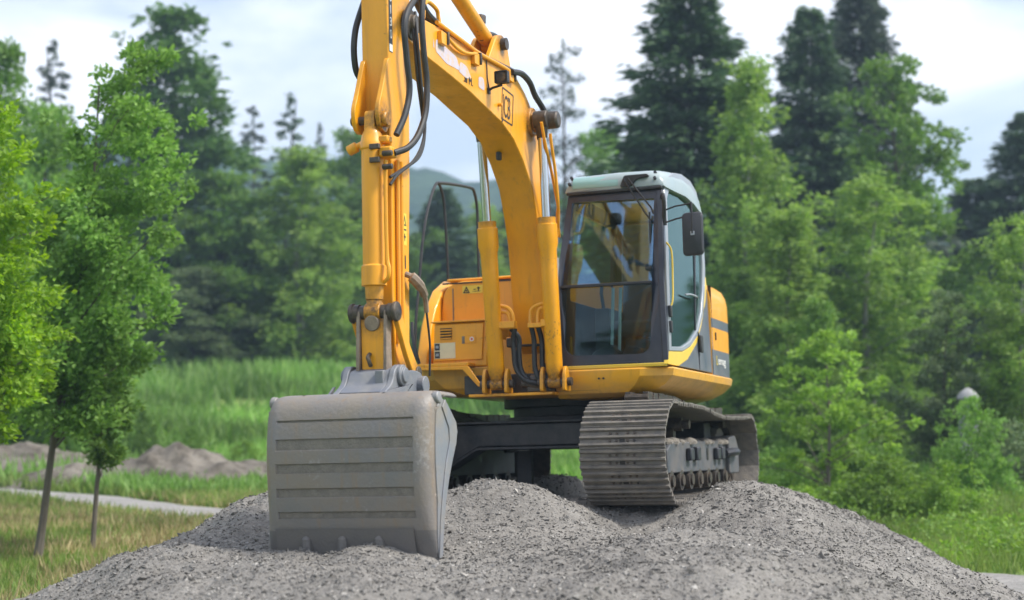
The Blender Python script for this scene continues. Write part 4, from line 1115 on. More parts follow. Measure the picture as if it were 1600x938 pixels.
# ---- boom cylinders
for y in (-0.26, 0.26):
    bot = Vector((1.42, y, 1.03)); top = Vector((1.56 if y > 0 else 1.84, y, 3.25))
    top = Vector((1.62, y, 3.25)) if y > 0 else Vector((1.70, y, 3.25))
    ax = (top - bot); Ln = ax.length; ax.normalize()
    gl = 1.40
    b = MB()
    b.lathe(bot, bot + ax * gl, [(0.0, 0.045), (0.05, 0.062), (0.07, 0.072), (0.70, 0.072), (0.705, 0.072), (0.80, 0.074), (0.84, 0.088), (0.955, 0.088), (0.96, 0.078), (0.998, 0.078), (1.0, 0.05)], 24)
    bc = b.build('boom_cylinder', M['yellow'], exc, 0.0, 30)
    b = MB(); b.cyl(bot + Vector((0, -0.055, 0)), bot + Vector((0, 0.055, 0)), 0.05, n=16); b.build('cylinder_eye', M['yellow'], bc, 0.006)
    b = MB(); b.cyl(bot + Vector((0, -0.15, 0)), bot + Vector((0, 0.15, 0)), 0.036, n=14); b.build('pin', M['pin'], bc)
    b = MB(); b.cyl(bot + ax * (gl - 0.02), top, 0.038, n=20); b.build('rod', M['chrome'], bc)
    b = MB(); b.cyl(top + Vector((0, -0.06, 0)), top + Vector((0, 0.06, 0)), 0.075, n=16); b.lathe(top - ax * 0.16, top, [(0, 0.045), (1, 0.06)], 14); b.build('rod_eye', M['pin'], bc, 0.008)
    b = MB(); b.box(bot.x + 0.03, bot.x + 0.10, y - 0.085 if y > 0 else y + 0.05, y + 0.02 if y > 0 else y + 0.20, 1.50, 1.56); b.build('pipe_clamp', M['yellow'], bc, 0.006)
for pts in ([(1.47, -0.216, 1.70), (1.47, -0.135, 1.679), (1.47, -0.09, 1.616), (1.47, -0.078, 1.506)], [(1.47, -0.19, 1.648), (1.47, -0.136, 1.63), (1.47, -0.117, 1.57), (1.47, -0.115, 1.50)], [(1.47, 0.069, 1.499), (1.47, 0.072, 1.63), (1.47, 0.114, 1.677), (1.47, 0.206, 1.704)], [(1.47, 0.132, 1.506), (1.47, 0.141, 1.626), (1.47, 0.18, 1.66), (1.47, 0.226, 1.611), (1.46, 0.23, 1.5)]):
    b = MB(); b.tube(spline(pts), 0.016, 8); b.build('pipe', M['yellow'], exc)
b = MB(); b.box(1.44, 1.50, -0.24, -0.06, 1.495, 1.535); b.build('pipe_clamp', M['yellow'], exc, 0.006)
b = MB(); b.box(1.44, 1.50, 0.05, 0.29, 1.495, 1.535); b.build('pipe_clamp', M['yellow'], exc, 0.006)
for pts in ([(1.45, -0.08, 1.50), (1.43, -0.105, 1.40), (1.42, -0.103, 1.30), (1.42, -0.089, 1.164), (1.42, -0.023, 1.068), (1.42, 0.074, 1.03), (1.38, 0.12, 1.02)], [(1.45, -0.115, 1.50), (1.41, -0.06, 1.42), (1.40, -0.064, 1.301), (1.40, -0.05, 1.147), (1.40, 0.016, 1.056), (1.40, 0.107, 1.02)], [(1.46, 0.075, 1.50), (1.42, 0.08, 1.40), (1.42, 0.081, 1.294), (1.42, 0.084, 1.157), (1.42, 0.116, 1.063), (1.40, 0.16, 1.01)], [(1.46, 0.135, 1.50), (1.40, 0.142, 1.40), (1.40, 0.144, 1.292), (1.40, 0.146, 1.156), (1.40, 0.189, 1.061), (1.38, 0.234, 1.02)]):
    b = MB(); b.tube(spline(pts), 0.023, 8); b.build('hose', M['rubber'], exc)

# ---- arm
AY0, AY1 = -0.080, 0.120
AYC = (AY0 + AY1) / 2
arm_prof = [(4.475, 2.62), (4.475, 3.0), (4.485, 3.55), (4.42, 4.1), (4.22, 4.5), (4.02, 4.48), (3.98, 4.2), (4.06, 3.85), (4.10, 3.60), (4.12, 3.35), (4.13, 2.92), (4.15, 2.25), (4.18, 1.8), (4.19, 1.35), (4.20, 1.0), (4.25, 0.90), (4.36, 0.90), (4.43, 1.0), (4.465, 1.5), (4.455, 2.2), (4.455, 2.5)]
b = MB(); b.prism(arm_prof, AY0, AY1, 'y'); arm = b.build('arm', M['yellow_arm'], exc, 0.010, 28)
for y in (AY0 + 0.012, AY1 - 0.014):
    b = MB(); b.prism(rpoly([(4.45, 3.10), (4.49, 3.12), (4.60, 2.86), (4.67, 2.72), (4.63, 2.60), (4.54, 2.58), (4.45, 2.68)], [0, 0.05, 0.1, 0.06, 0.05, 0.03, 0]), y - 0.016, y + 0.016, 'y'); b.build('cylinder_bracket', M['yellow_arm'], arm, 0.004)
b = MB(); b.lathe((4.58, AY1 - 0.004, 2.67), (4.58, AY1 + 0.035, 2.67), [(0, 0.055), (0.8, 0.055), (1, 0.045)], 16); b.build('pin_boss', M['yellow_arm'], arm, 0.004)
b = MB(); b.lathe((4.16, AY1 + 0.001, 3.42), (4.16, 0.20, 3.42), [(0, 0.11), (0.5, 0.11), (0.6, 0.07), (1, 0.065)], 20); b.build('pin_boss', M['pin'], arm, 0.006)
# model plate, letters stacked down the side
b = MB(); b.box(4.415, 4.472, AY1 + 0.0005, AY1 + 0.002, 3.16, 3.68); b.build('model_plate', M['plastic'], arm)
b = MB(); b.box(4.418, 4.469, AY1 + 0.0022, AY1 + 0.003, 3.165, 3.215); b.build('plate_end', M['white'], arm)
for k, ch in enumerate('JS130'):
    text(ch, 'lettering', M['white'], arm, (4.443, AY1 + 0.0024, 3.60 - k * 0.086), (-1, 0, 0), (0, 0, 1), 0.088, align='CENTER', xs=0.8)
b = MB(); b.box(4.225, 4.29, AY1 + 0.0005, AY1 + 0.002, 1.86, 2.08); ad = b.build('arm_decal', M['decal_yellow'], arm)
b = MB(); b.panel([(4.232, 1.995), (4.283, 1.995), (4.2575, 2.068)], [[(4.243, 2.003), (4.272, 2.003), (4.2575, 2.05)]], lambda x, z: (x, AY1 + 0.0022, z), (0, 0.001, 0)); b.box(4.232, 4.284, AY1 + 0.0022, AY1 + 0.003, 1.962, 1.972); b.box(4.245, 4.275, AY1 + 0.0022, AY1 + 0.003, 1.91, 1.925); b.box(4.255, 4.265, AY1 + 0.0022, AY1 + 0.003, 1.89, 1.94); b.build('warning_symbol', M['print_black'], ad)
b = MB(); b.box(4.245, 4.262, AY1 + 0.0005, AY1 + 0.002, 1.70, 1.79); b.build('small_mark', M['print_black'], arm)
# pipes down the arm, clamp, rag of the hose end
for x, y in ((4.40, AY1 + 0.018), (4.34, AY1 + 0.018)):
    b = MB(); b.tube([(x, y, 2.42), (x + 0.004, y, 1.95), (x + 0.008, y, 1.35), (x + 0.01, y - 0.01, 1.18)], 0.015, 8); b.build('pipe', M['yellow_arm'], arm)
b = MB(); b.tube(spline([(4.28, AY1 + 0.01, 1.66), (4.27, AY1 + 0.05, 1.64), (4.22, AY1 + 0.075, 1.60), (4.12, AY1 + 0.07, 1.56), (4.05, AY1 + 0.06, 1.50), (4.01, AY1 + 0.05, 1.42)]), [0.02] * 6 + [0.036] * 10 + [0.030] * 6 + [0.018] * 9, 8)
b.build('hose_end', M['rustlink'], arm)
b = MB(); b.tube(spline([(4.01, AY1 + 0.05, 1.42), (3.96, AY1 + 0.05, 1.2), (3.95, AY1 + 0.04, 0.98)]), 0.008, 6); b.build('cable', M['rubber'], arm)

# hoses that hang between boom and arm
hs = {
 'a': ([(4.321, -0.12, 3.60), (4.37, -0.15, 3.45), (4.409, -0.16, 3.341), (4.433, -0.16, 3.2), (4.396, -0.16, 3.066), (4.33, -0.13, 2.985), (4.32, -0.09, 2.90)], 0.022),
 'b': ([(4.05, 0.2, 3.70), (4.13, 0.24, 3.66), (4.30, 0.26, 3.57), (4.47, 0.26, 3.42), (4.53, 0.26, 3.284), (4.495, 0.26, 3.073), (4.459, 0.26, 2.884), (4.52, 0.25, 2.70), (4.60, 0.22, 2.55)], 0.022),
 'c': ([(4.10, 0.24, 3.72), (4.26, 0.29, 3.60), (4.321, 0.3, 3.401), (4.296, 0.3, 3.183), (4.249, 0.3, 2.971), (4.281, 0.3, 2.763), (4.389, 0.29, 2.587), (4.50, 0.26, 2.48), (4.60, 0.20, 2.43)], 0.022),
 'd': ([(4.183, 0.17, 3.472), (4.215, 0.2, 3.259), (4.178, 0.2, 3.042), (4.098, 0.2, 2.788), (4.07, 0.2, 2.635), (4.168, 0.2, 2.482), (4.394, 0.19, 2.367), (4.60, 0.17, 2.27)], 0.011),
 'e': ([(4.149, 0.18, 3.511), (4.215, 0.22, 3.302), (4.169, 0.22, 3.042), (4.102, 0.22, 2.74), (4.155, 0.22, 2.572), (4.296, 0.21, 2.426), (4.52, 0.19, 2.30), (4.60, 0.17, 2.22)], 0.011)}
for k, (pts, r) in hs.items():
    b = MB(); b.tube(spline(pts, 8), r, 10); b.build('hose', M['rubber'], arm)
# arm cylinder (its rod runs out of the frame)
b = MB()
p0 = Vector((2.14, 0.0, 3.79)); p1 = Vector((4.12, 0.0, 4.40)); ax = (p1 - p0).normalized()
b.lathe(p0 + ax * 0.05, p0 + ax * 1.30, [(0, 0.045), (0.05, 0.062), (0.9, 0.062), (0.91, 0.072), (1, 0.072)], 24); ac = b.build('arm_cylinder', M['yellow_arm'], exc, 0.0, 30)
b = MB(); b.cyl(p0 + Vector((0, -0.06, 0)), p0 + Vector((0, 0.06, 0)), 0.07, n=18); b.build('cylinder_eye', M['yellow_arm'], ac, 0.006)
b = MB(); b.cyl(p0 + ax * 1.28, p1, 0.045, n=18); b.build('rod', M['chrome'], ac)
b = MB(); b.box(2.30, 2.40, -0.03, 0.03, 3.93, 3.99); b.cyl((2.33, 0.0, 3.90), (2.30, 0.0, 4.0), 0.03, n=10); b.build('port_block', M['pin'], ac, 0.008)

# ---- bucket cylinder and linkage
BY = 0.045
b = MB(); b.lathe((4.605, BY, 2.62), (4.60, BY, 1.46), [(0, 0.04), (0.05, 0.068), (0.09, 0.076), (0.10, 0.082), (0.13, 0.082), (0.14, 0.073), (0.80, 0.073), (0.81, 0.084), (0.92, 0.084), (0.925, 0.062), (1.0, 0.058)], 28)
bcy = b.build('bucket_cylinder', M['yellow_arm'], exc, 0.0, 30)
b = MB(); b.prism(rpoly([(4.56, 2.52), (4.65, 2.52), (4.64, 2.73), (4.56, 2.73)], 0.035), BY - 0.04, BY + 0.035, 'y'); b.build('cylinder_eye', M['yellow_arm'], bcy, 0.006)
b = MB(); b.cyl((4.585, AY0 - 0.03, 2.67), (4.585, AY1 + 0.02, 2.67), 0.03, n=12); b.build('pin', M['pin'], bcy)
b = MB(); b.lathe((4.60, -0.01, 2.52), (4.60, -0.13, 2.47), [(0, 0.02), (0.45, 0.02), (0.5, 0.036), (1, 0.036)], 12); b.build('pipe_elbow', M['yellow_arm'], bcy, 0.004)
b = MB(); b.box(4.55, 4.66, BY + 0.07, BY + 0.16, 2.40, 2.47); b.box(4.56, 4.64, BY + 0.06, BY + 0.13, 2.50, 2.55); b.build('port_block', M['yellow_arm'], bcy, 0.012)
for z in (2.42, 2.33):
    b = MB(); b.cyl((4.66, BY + 0.10, z), (4.66, BY + 0.17, z), 0.02, n=8); b.box(4.67, 4.70, BY + 0.02, BY + 0.09, z + 0.03, z + 0.065); b.build('fitting', M['pin'], bcy, 0.004)
b = MB(); b.tube(spline([(4.63, BY + 0.11, 2.38), (4.63, BY + 0.105, 2.2), (4.63, BY + 0.105, 1.9), (4.63, BY + 0.11, 1.72), (4.64, BY + 0.125, 1.66), (4.64, BY + 0.12, 1.60), (4.62, BY + 0.08, 1.57)]), 0.014, 8); b.build('pipe', M['yellow_arm'], bcy)
b = MB(); b.cyl((4.60, BY, 1.50), (4.60, BY, 1.40), 0.046, n=16); b.build('rod', M['chrome'], bcy)
b = MB(); b.cyl((4.60, BY - 0.055, 1.375), (4.60, BY + 0.055, 1.375), 0.065, n=18); b.lathe((4.60, BY, 1.46), (4.60, BY, 1.38), [(0, 0.05), (1, 0.058)], 14); b.build('rod_eye', M['yellow_arm'], bcy, 0.006)
lk = MB()
lk.cyl((4.60, BY - 0.165, 1.375), (4.60, BY + 0.165, 1.375), 0.050, n=18)
lkg = lk.build('link_pin', M['pin'], exc, 0.006)
for s_ in (-1, 1):
    b = MB(); b.lathe((4.60, BY + s_ * 0.10, 1.375), (4.60, BY + s_ * 0.175, 1.375), [(0, 0.058), (0.55, 0.058), (0.6, 0.068), (0.9, 0.066), (1, 0.04)], 18); b.build('pin_collar', M['pin'], lkg, 0.005)
    # side guide link back to the arm
    y = BY + s_ * 0.15
    b = MB(); b.prism(rpoly([(4.64, 1.40), (4.56, 1.41), (4.40, 1.16), (4.24, 0.99), (4.27, 0.94), (4.34, 0.96), (4.46, 1.10), (4.62, 1.34)], 0.03), y - 0.018, y + 0.018, 'y'); b.build('guide_link', M['yellow_arm'], lkg, 0.006)
    b = MB(); b.cyl((4.28, y - 0.03, 0.985), (4.28, y + 0.03, 0.985), 0.045, n=14); b.build('link_boss', M['pin'], lkg, 0.005)
b = MB()
b.prism([(BY - 0.085, 1.33), (BY + 0.085, 1.33), (BY + 0.08, 0.97), (BY - 0.08, 0.97)], 4.61, 4.635, 'x')
pl_ = b.build('power_link', M['yellow_arm'], lkg, 0.004)
for s_ in (-1, 1):
    b = MB(); b.prism(rpoly([(4.55, 1.40), (4.65, 1.40), (4.66, 1.2), (4.67, 0.94), (4.57, 0.94), (4.585, 1.2)], 0.03), BY + s_ * 0.098 - 0.012, BY + s_ * 0.098 + 0.012, 'y'); b.build('link_cheek', M['rustlink'], lkg, 0.004)
b = MB(); b.lathe((4.60, BY, 1.31), (4.655, BY, 1.30), [(0, 0.06), (1, 0.052)], 16); b.build('link_hub', M['rustlink'], lkg, 0.006)
b = MB(); b.tube(spline([(4.64, BY - 0.02, 1.10), (4.67, BY - 0.02, 1.08), (4.67, BY - 0.012, 1.05), (4.65, BY - 0.01, 1.02)]), 0.014, 6); b.build('grease_nipple', M['pin'], lkg)

# ---- bucket
BYC = 0.045
HW = 0.575
shell = [(4.62, 0.835), (4.80, 0.838), (4.93, 0.830), (5.0, 0.806), (5.045, 0.762), (5.072, 0.70), (5.088, 0.62), (5.098, 0.52), (5.10, 0.42), (5.096, 0.32), (5.085, 0.20), (5.066, 0.08), (5.04, -0.04), (5.005, -0.15), (4.975, -0.24)]
sp_ = spline([(x, 0, z) for x, z in shell], 8)
prof = [(p.x, p.z) for p in sp_]
nrm = []
for i in range(len(prof)):
    a = prof[max(i - 1, 0)]; c = prof[min(i + 1, len(prof) - 1)]
    t = Vector((c[0] - a[0], c[1] - a[1])).normalized()
    nrm.append((-t.y, t.x) if -t.y > 0 or t.x > 0 else (t.y, -t.x))
slots = [(0.655, 0.664), (0.482, 0.545), (0.335, 0.392), (0.185, 0.236), (0.052, 0.092)]
# insert profile samples exactly at the slot edges
zs = []
for a, c in slots: zs += [a - 0.006, a, c, c + 0.006]
def at_z(z):
    for i in range(len(prof) - 1):
        if prof[i][1] >= z >= prof[i + 1][1] and prof[i][0] > 5.0:
            t = (prof[i][1] - z) / max(1e-6, prof[i][1] - prof[i + 1][1])
            return (prof[i][0] + (prof[i + 1][0] - prof[i][0]) * t, z)
P2 = prof + [at_z(z) for z in zs]
top_part = [p for p in P2 if p[0] <= 5.0 and p[1] > 0.7]
face_part = sorted([p for p in P2 if not (p[0] <= 5.0 and p[1] > 0.7)], key=lambda p: -p[1])
P2 = sorted(top_part, key=lambda p: p[0]) + face_part
ys = [-HW, -HW + 0.004, -HW + 0.014, -HW + 0.03, -HW + 0.055, -HW + 0.085, -0.475, -0.468, 0.462, 0.470, HW - 0.085, HW - 0.055, HW - 0.03, HW - 0.014, HW - 0.004, HW]
ys_full = sorted(ys + list(np.linspace(-0.44, 0.44, 9)))
b = MB()
NV = len(ys_full)
vs = []; fs = []; ms = []
def roll(z): return 0.10 * min(1.0, max(0.25, (z + 0.26) / 0.40))
def in_slot(z): return any(a - 0.0005 <= z <= c + 0.0005 for a, c in slots)
for (x, z) in P2:
    for y in ys_full:
        dpt = 0.0
        if in_slot(z) and x > 5.0 and -0.469 < y < 0.4625: dpt = 0.011
        t_ = max(0.0, (abs(y) - (HW - 0.10)) / 0.10)          # rolled corner into the side plates
        rl = roll(z) * (1 - math.sqrt(max(0.0, 1 - t_ * t_)))
        vs.append((x - dpt - (rl if x > 4.9 else 0.0), BYC + y, z - (rl * 0.35 if z > 0.74 else 0.0)))
for i in range(len(P2) - 1):
    for j in range(NV - 1):
        fs.append((i * NV + j, i * NV + j + 1, (i + 1) * NV + j + 1, (i + 1) * NV + j))
        zc = (P2[i][1] + P2[i + 1][1]) / 2; yc_ = (ys_full[j] + ys_full[j + 1]) / 2
        ms.append(1 if (any(a < zc < c for a, c in slots) and P2[i][0] > 5.0 and -0.468 < yc_ < 0.462) else (2 if zc < -0.02 and P2[i][0] > 4.9 else 0))
b.v = vs; b.f = fs; b.m = ms
bkt = b.build('bucket', [M['bucket'], M['slot_dirt'], M['lip']], exc, 0.0, 30)
so = bkt.modifiers.new('thickness', 'SOLIDIFY'); so.thickness = 0.022; so.offset = -1
side_prof = [(4.93, 0.77), (4.90, 0.79), (4.85, 0.775), (4.75, 0.72), (4.675, 0.645), (4.655, 0.58), (4.68, 0.50), (4.75, 0.39), (4.81, 0.27), (4.85, 0.15), (4.88, 0.02), (4.90, -0.10), (4.915, -0.22)] + [(x - roll(z), z) for x, z in prof[::-1] if -0.20 < z < 0.74 and x > 4.97]
for s_ in (-1, 1):
    y = BYC + s_ * (HW - 0.006)
    b = MB(); b.prism(side_prof, y - 0.014, y + 0.014, 'y'); b.build('side_plate', M['bucket_side'], bkt, 0.004)
    # reinforcement along the mouth edge and the rolled rim on top
    b = MB(); yy = BYC + s_ * (HW + 0.012); b.prism([(4.85, 0.78), (4.67, 0.64), (4.65, 0.58), (4.675, 0.50), (4.745, 0.39), (4.805, 0.28), (4.86, 0.15), (4.90, 0.0), (4.94, -0.20), (4.985, -0.20), (4.955, 0.02), (4.92, 0.16), (4.88, 0.29), (4.84, 0.40), (4.78, 0.52), (4.79, 0.60), (4.90, 0.73)], yy - 0.004, yy + 0.004, 'y'); b.build('mouth_plate', M['bucket_side'], bkt, 0.004)
    b = MB(); b.lathe((4.93, BYC + s_ * (HW - 0.03), 0.785), (4.93, BYC + s_ * (HW + 0.012), 0.79), [(0, 0.040), (0.9, 0.040), (1, 0.03)], 16); b.build('rim_end', M['bucket_side'], bkt, 0.006)
for y in (-0.29, -0.04, 0.21):
    b = MB(); b.lathe((5.035, BYC + y, -0.055), (5.012, BYC + y, -0.30), [(0, 0.012), (0.08, 0.034), (0.5, 0.04), (1, 0.028)], 10); b.build('tooth', M['lip'], bkt)
b = MB(); b.loft([[(5.052 - 0.28 * (0.0 - z) * 0.9 + o, BYC + y, z) for z in (-0.012, -0.24)] for y, o in ((-0.50, 0.0), (-0.498, 0.010), (0.448, 0.010), (0.45, 0.0))], True, True, closed=False); b.build('lip_plate', M['lip'], bkt)
# coupler ears and saddle between them
for y in (-0.165, 0.165):
    b = MB(); b.prism(rpoly([(4.90, 0.82), (4.74, 0.90), (4.70, 1.0), (4.60, 1.035), (4.50, 0.99), (4.36, 1.0), (4.24, 0.98), (4.22, 0.88), (4.36, 0.80)], [0, 0.05, 0.05, 0.06, 0.05, 0.05, 0.05, 0.05, 0]), BYC + y - 0.02, BYC + y + 0.02, 'y'); b.build('ear', M['ear'], bkt, 0.006)
    b = MB(); b.lathe((4.61, BYC + y * 0.88, 0.955), (4.61, BYC + y * 1.38, 0.955), [(0, 0.07), (0.75, 0.07), (0.8, 0.05), (0.97, 0.05), (1, 0.03)], 18); b.build('ear_boss', M['ear'], bkt, 0.005)
    b = MB(); b.cyl((4.29, BYC + y * 0.9, 0.90), (4.29, BYC + y * 1.4, 0.90), 0.062, n=16); b.build('ear_boss', M['ear'], bkt, 0.005)
b = MB(); b.prism(rpoly([(4.86, 0.835), (4.74, 0.90), (4.69, 0.985), (4.60, 1.01), (4.52, 0.97), (4.5, 0.86)], 0.03), BYC - 0.143, BYC + 0.143, 'y'); b.build('saddle', M['ear'], bkt, 0.01)
b = MB(); b.box(4.69, 4.745, BYC + 0.06, BYC + 0.12, 0.86, 0.985); b.build('saddle_rib', M['ear'], bkt, 0.006)
b = MB(); b.prism([(4.95, 0.832), (4.60, 0.832), (4.50, 0.90), (4.48, 0.90), (4.55, 0.83)], BYC - 0.36, BYC - 0.345, 'y'); b.prism([(4.95, 0.832), (4.60, 0.832), (4.50, 0.90), (4.48, 0.90)], BYC + 0.20, BYC + 0.215, 'y'); b.build('hinge_gusset', M['ear'], bkt)
# ================================================================== VEGETATION
VR = np.random.RandomState(11)
def unit(v): return v / np.maximum(1e-9, np.linalg.norm(v, axis=-1, keepdims=True))
def leaf_quads(P, A, L, W, rs, jitter=0.5):
    """rhombic leaves from base points P along A"""
    n = len(P)
    A = unit(A + rs.normal(0, jitter, (n, 3)))
    S = unit(np.cross(A, rs.normal(0, 1, (n, 3))))
    L = np.broadcast_to(L, (n,))[:, None] * rs.uniform(0.7, 1.3, (n, 1)); W = np.broadcast_to(W, (n,))[:, None] * rs.uniform(0.7, 1.3, (n, 1))
    nn = np.cross(A, S)
    v = np.stack([P, P + A * L * 0.45 + S * W * 0.5 + nn * W * 0.12, P + A * L, P + A * L * 0.45 - S * W * 0.5 + nn * W * 0.12], 1)
    return v.reshape(-1, 3)
def quads_mesh(name, V, mat):
    return np_mesh(name, V, np.arange(len(V)).reshape(-1, 4), mat, False)

oval = lambda h: np.sqrt(np.clip(1 - (2 * h - 0.9) ** 2 / 1.25, 0.03, 1)) * (1 - 0.30 * h)
def broad(seed, H, R, n_branch, n_leaf, leaf, base=0.2, prof=None, droop=0.25, clump=0.15, flat=0.75, rise=0.35, weep=0.0):
    """foliage hung in clumps along branches that leave the trunk and overshoot a loose envelope"""
    rs = np.random.RandomState(seed)
    prof = prof or oval
    C, cr = [], []
    for k in range(n_branch):
        h = (k + rs.uniform(0, 1)) / n_branch
        a = k * 2.39996 + rs.normal(0, 0.35)
        reach = R * float(prof(np.array(h))) * rs.choice([0.55, 0.75, 0.92, 1.06, 1.18], p=[0.18, 0.22, 0.28, 0.22, 0.1])
        z1 = H * (base + (1 - base) * h)
        up = rise * reach * rs.uniform(0.5, 1.5)
        m = 3 + int(rs.rand() * 3)
        for q in range(m):
            t = 0.30 + 0.70 * (q + rs.uniform(0.2, 0.8)) / m
            off = rs.normal(0, 0.10 * R, 3)
            zz = z1 - up * (1 - t) - weep * reach * t * t + off[2]
            C.append((reach * t * math.cos(a) + off[0], reach * t * math.sin(a) + off[1], min(zz, H * 0.985)))
            cr.append(R * clump * rs.uniform(0.45, 1.35) * (1.15 - 0.45 * t) * (1.15 - 0.65 * h))
    for z in (0.99, 0.955, 0.91, 0.86):
        C.append((rs.normal(0, 0.05 * R), rs.normal(0, 0.05 * R), H * z)); cr.append(R * clump * (0.45 + 2.5 * (1 - z)))
    C = np.array(C); cr = np.array(cr); n = len(C)
    w = cr ** 2.0; k = rs.choice(n, n_leaf, p=w / w.sum())
    d = unit(rs.normal(0, 1, (n_leaf, 3))) * (rs.rand(n_leaf, 1) ** 0.5) * rs.choice([1.0, 1.0, 1.0, 1.5], (n_leaf, 1))
    d[:, 2] *= flat
    P = C[k] + d * cr[k][:, None]
    if weep > 0: P[:, 2] -= np.abs(rs.normal(0, 0.10 * R * weep * 2, n_leaf))
    out = unit(np.stack([P[:, 0], P[:, 1], 0.3 * R * np.ones(n_leaf)], 1))
    A = out * 0.6 + d * 0.5 + np.array([0, 0, -droop])
    V = leaf_quads(P, A, leaf, leaf * 0.62, rs)
    return V, C, cr

def spruce(seed, H, R, levels, per, tufts, leaf, base=0.04, gap=0.0, power=0.9):
    rs = np.random.RandomState(seed)
    Ps, As, Ls = [], [], []
    tips = []
    for i in range(levels):
        h = base + (1 - base) * (i + rs.uniform(-0.9, 0.9)) / levels
        h = min(max(h, base), 0.985)
        r = R * (1 - h) ** power * rs.uniform(0.75, 1.15) + 0.03 * R
        a0 = rs.uniform(0, 6.28)
        m = max(3, int(per * (0.55 + 0.45 * (1 - h))))
        for j in range(m):
            if rs.rand() < gap: continue
            a = a0 + 6.283 * j / m + rs.normal(0, 0.15)
            rb = r * rs.uniform(0.65, 1.12)
            t = rs.rand(tufts) ** 0.7
            dz = -0.30 * rb * t + 0.16 * rb * t ** 3 * 1.5
            x = rb * t; wid = (0.10 + 0.20 * (1 - np.abs(2 * t - 1))) * rb
            s = rs.normal(0, 0.5, tufts) * wid
            ca, sa_ = math.cos(a), math.sin(a)
            P = np.stack([x * ca - s * sa_, x * sa_ + s * ca, H * h + rs.uniform(-0.5, 0.5) * H / levels + dz - np.abs(s) * 0.25 + rs.normal(0, 0.045 * R, tufts)], 1)
            A = np.stack([ca - s / (wid + 1e-3) * sa_ * 0.5, sa_ + s / (wid + 1e-3) * ca * 0.5, np.full(tufts, -0.35)], 1)
            Ps.append(P); As.append(A); Ls.append(np.full(tufts, leaf) * (0.6 + 0.5 * (1 - h)))
            tips.append((rb * 0.85 * ca, rb * 0.85 * sa_, H * h - 0.25 * rb))
    P = np.concatenate(Ps); A = np.concatenate(As); L = np.concatenate(Ls)
    # leader spike
    k = 60
    zt = rs.uniform(0.93, 1.0, k)
    P = np.concatenate([P, np.stack([rs.normal(0, 0.02 * R, k), rs.normal(0, 0.02 * R, k), H * zt], 1)])
    A = np.concatenate([A, np.stack([rs.normal(0, 0.5, k), rs.normal(0, 0.5, k), np.full(k, 0.9)], 1)]); L = np.concatenate([L, np.full(k, leaf * 0.6)])
    return leaf_quads(P, A, L, L * 0.36, rs, 0.35), np.array(tips), None

def trunk_mesh(name, H, r0, mat, tips=None, n_limb=10, top=0.9, lean=None, seed=1, fork=0.3):
    rs = random.Random(seed)
    b = MB()
    lean = lean or (lambda t: (0.0, 0.0))
    pts = []; rad = []
    for k in range(11):
        t = k / 10
        lx, ly = lean(t)
        pts.append((lx + 0.012 * H * math.sin(t * 7 + seed) * t, ly + 0.01 * H * math.sin(t * 5 + 2 * seed) * t, -0.15 + (H * top + 0.15) * t))
        rad.append(r0 * (1.25 if k == 0 else 1) * (1 - 0.9 * t) + 0.004)
    b.tube(pts, rad, 8)
    if tips is not None and n_limb:
        idx = [rs.randrange(len(tips)) for _ in range(n_limb)]
        for i in idx:
            tip = Vector(tips[i])
            zc = max(0.12 * H, tip.z - (0.15 + fork * rs.random()) * max(0.5, Vector((tip.x, tip.y)).length) * 1.6)
            t = min(0.97, zc / (H * top))
            q = Vector(pts[int(t * 10)]).lerp(Vector(pts[min(10, int(t * 10) + 1)]), t * 10 - int(t * 10))
            mid = q.lerp(tip, 0.5) + Vector((0, 0, 0.06 * (tip - q).length))
            rr = r0 * (1 - 0.85 * t) * 0.5
            b.tube([q, mid, tip], [rr, rr * 0.6, 0.004 + rr * 0.15], 5)
    o = b.build(name, mat)
    me = o.data
    bpy.data.objects.remove(o)
    return me

def bark(name, c, c2, sc=8):
    return surf(name, c, 0.9, 0, c2, 0.9, sc, 0.5, 20, streak=(1, 1, 0.2))
M['bark'] = bark('grey_brown_bark', (0.075, 0.062, 0.05), (0.14, 0.125, 0.105))
M['bark_young'] = bark('smooth_young_bark', (0.10, 0.085, 0.07), (0.17, 0.15, 0.125), 14)
M['bark_birch'] = bark('pale_birch_bark', (0.36, 0.35, 0.33), (0.08, 0.075, 0.07))
M['bark_dark'] = bark('dark_conifer_bark', (0.045, 0.036, 0.03), (0.085, 0.07, 0.06))
LM = {
 'dark': leaf_mat('leaves_deep_green', (0.054, 0.125, 0.033), (0.128, 0.231, 0.055)),
 'mid': leaf_mat('leaves_mid_green', (0.081, 0.169, 0.033), (0.176, 0.288, 0.062), 0.4),
 'light': leaf_mat('leaves_light_green', (0.115, 0.235, 0.045), (0.235, 0.390, 0.095), 0.45),
 'lime': leaf_mat('leaves_yellow_green', (0.135, 0.260, 0.024), (0.260, 0.400, 0.045), 0.48),
 'birch': leaf_mat('leaves_fresh_birch', (0.135, 0.244, 0.045), (0.27, 0.388, 0.09), 0.42),
 'spruce': leaf_mat('needles_blue_green', (0.044, 0.094, 0.046), (0.101, 0.168, 0.07), 0.2),
 'spruce_grey': leaf_mat('needles_grey_green', (0.052, 0.083, 0.062), (0.109, 0.136, 0.094), 0.2),
 'greygreen': leaf_mat('leaves_grey_green', (0.087, 0.144, 0.063), (0.186, 0.236, 0.115), 0.35),
 'fresh': leaf_mat('leaves_fresh_shoots', (0.150, 0.270, 0.038), (0.270, 0.410, 0.085), 0.45),
 'bush': leaf_mat('leaves_bright_bush', (0.110, 0.215, 0.030), (0.220, 0.340, 0.065), 0.42),
}
cone = lambda h: np.clip(1.05 * (1 - h) ** 0.75, 0.06, 1) * np.clip(0.55 + 2.2 * h, 0, 1)
PROTO = {}
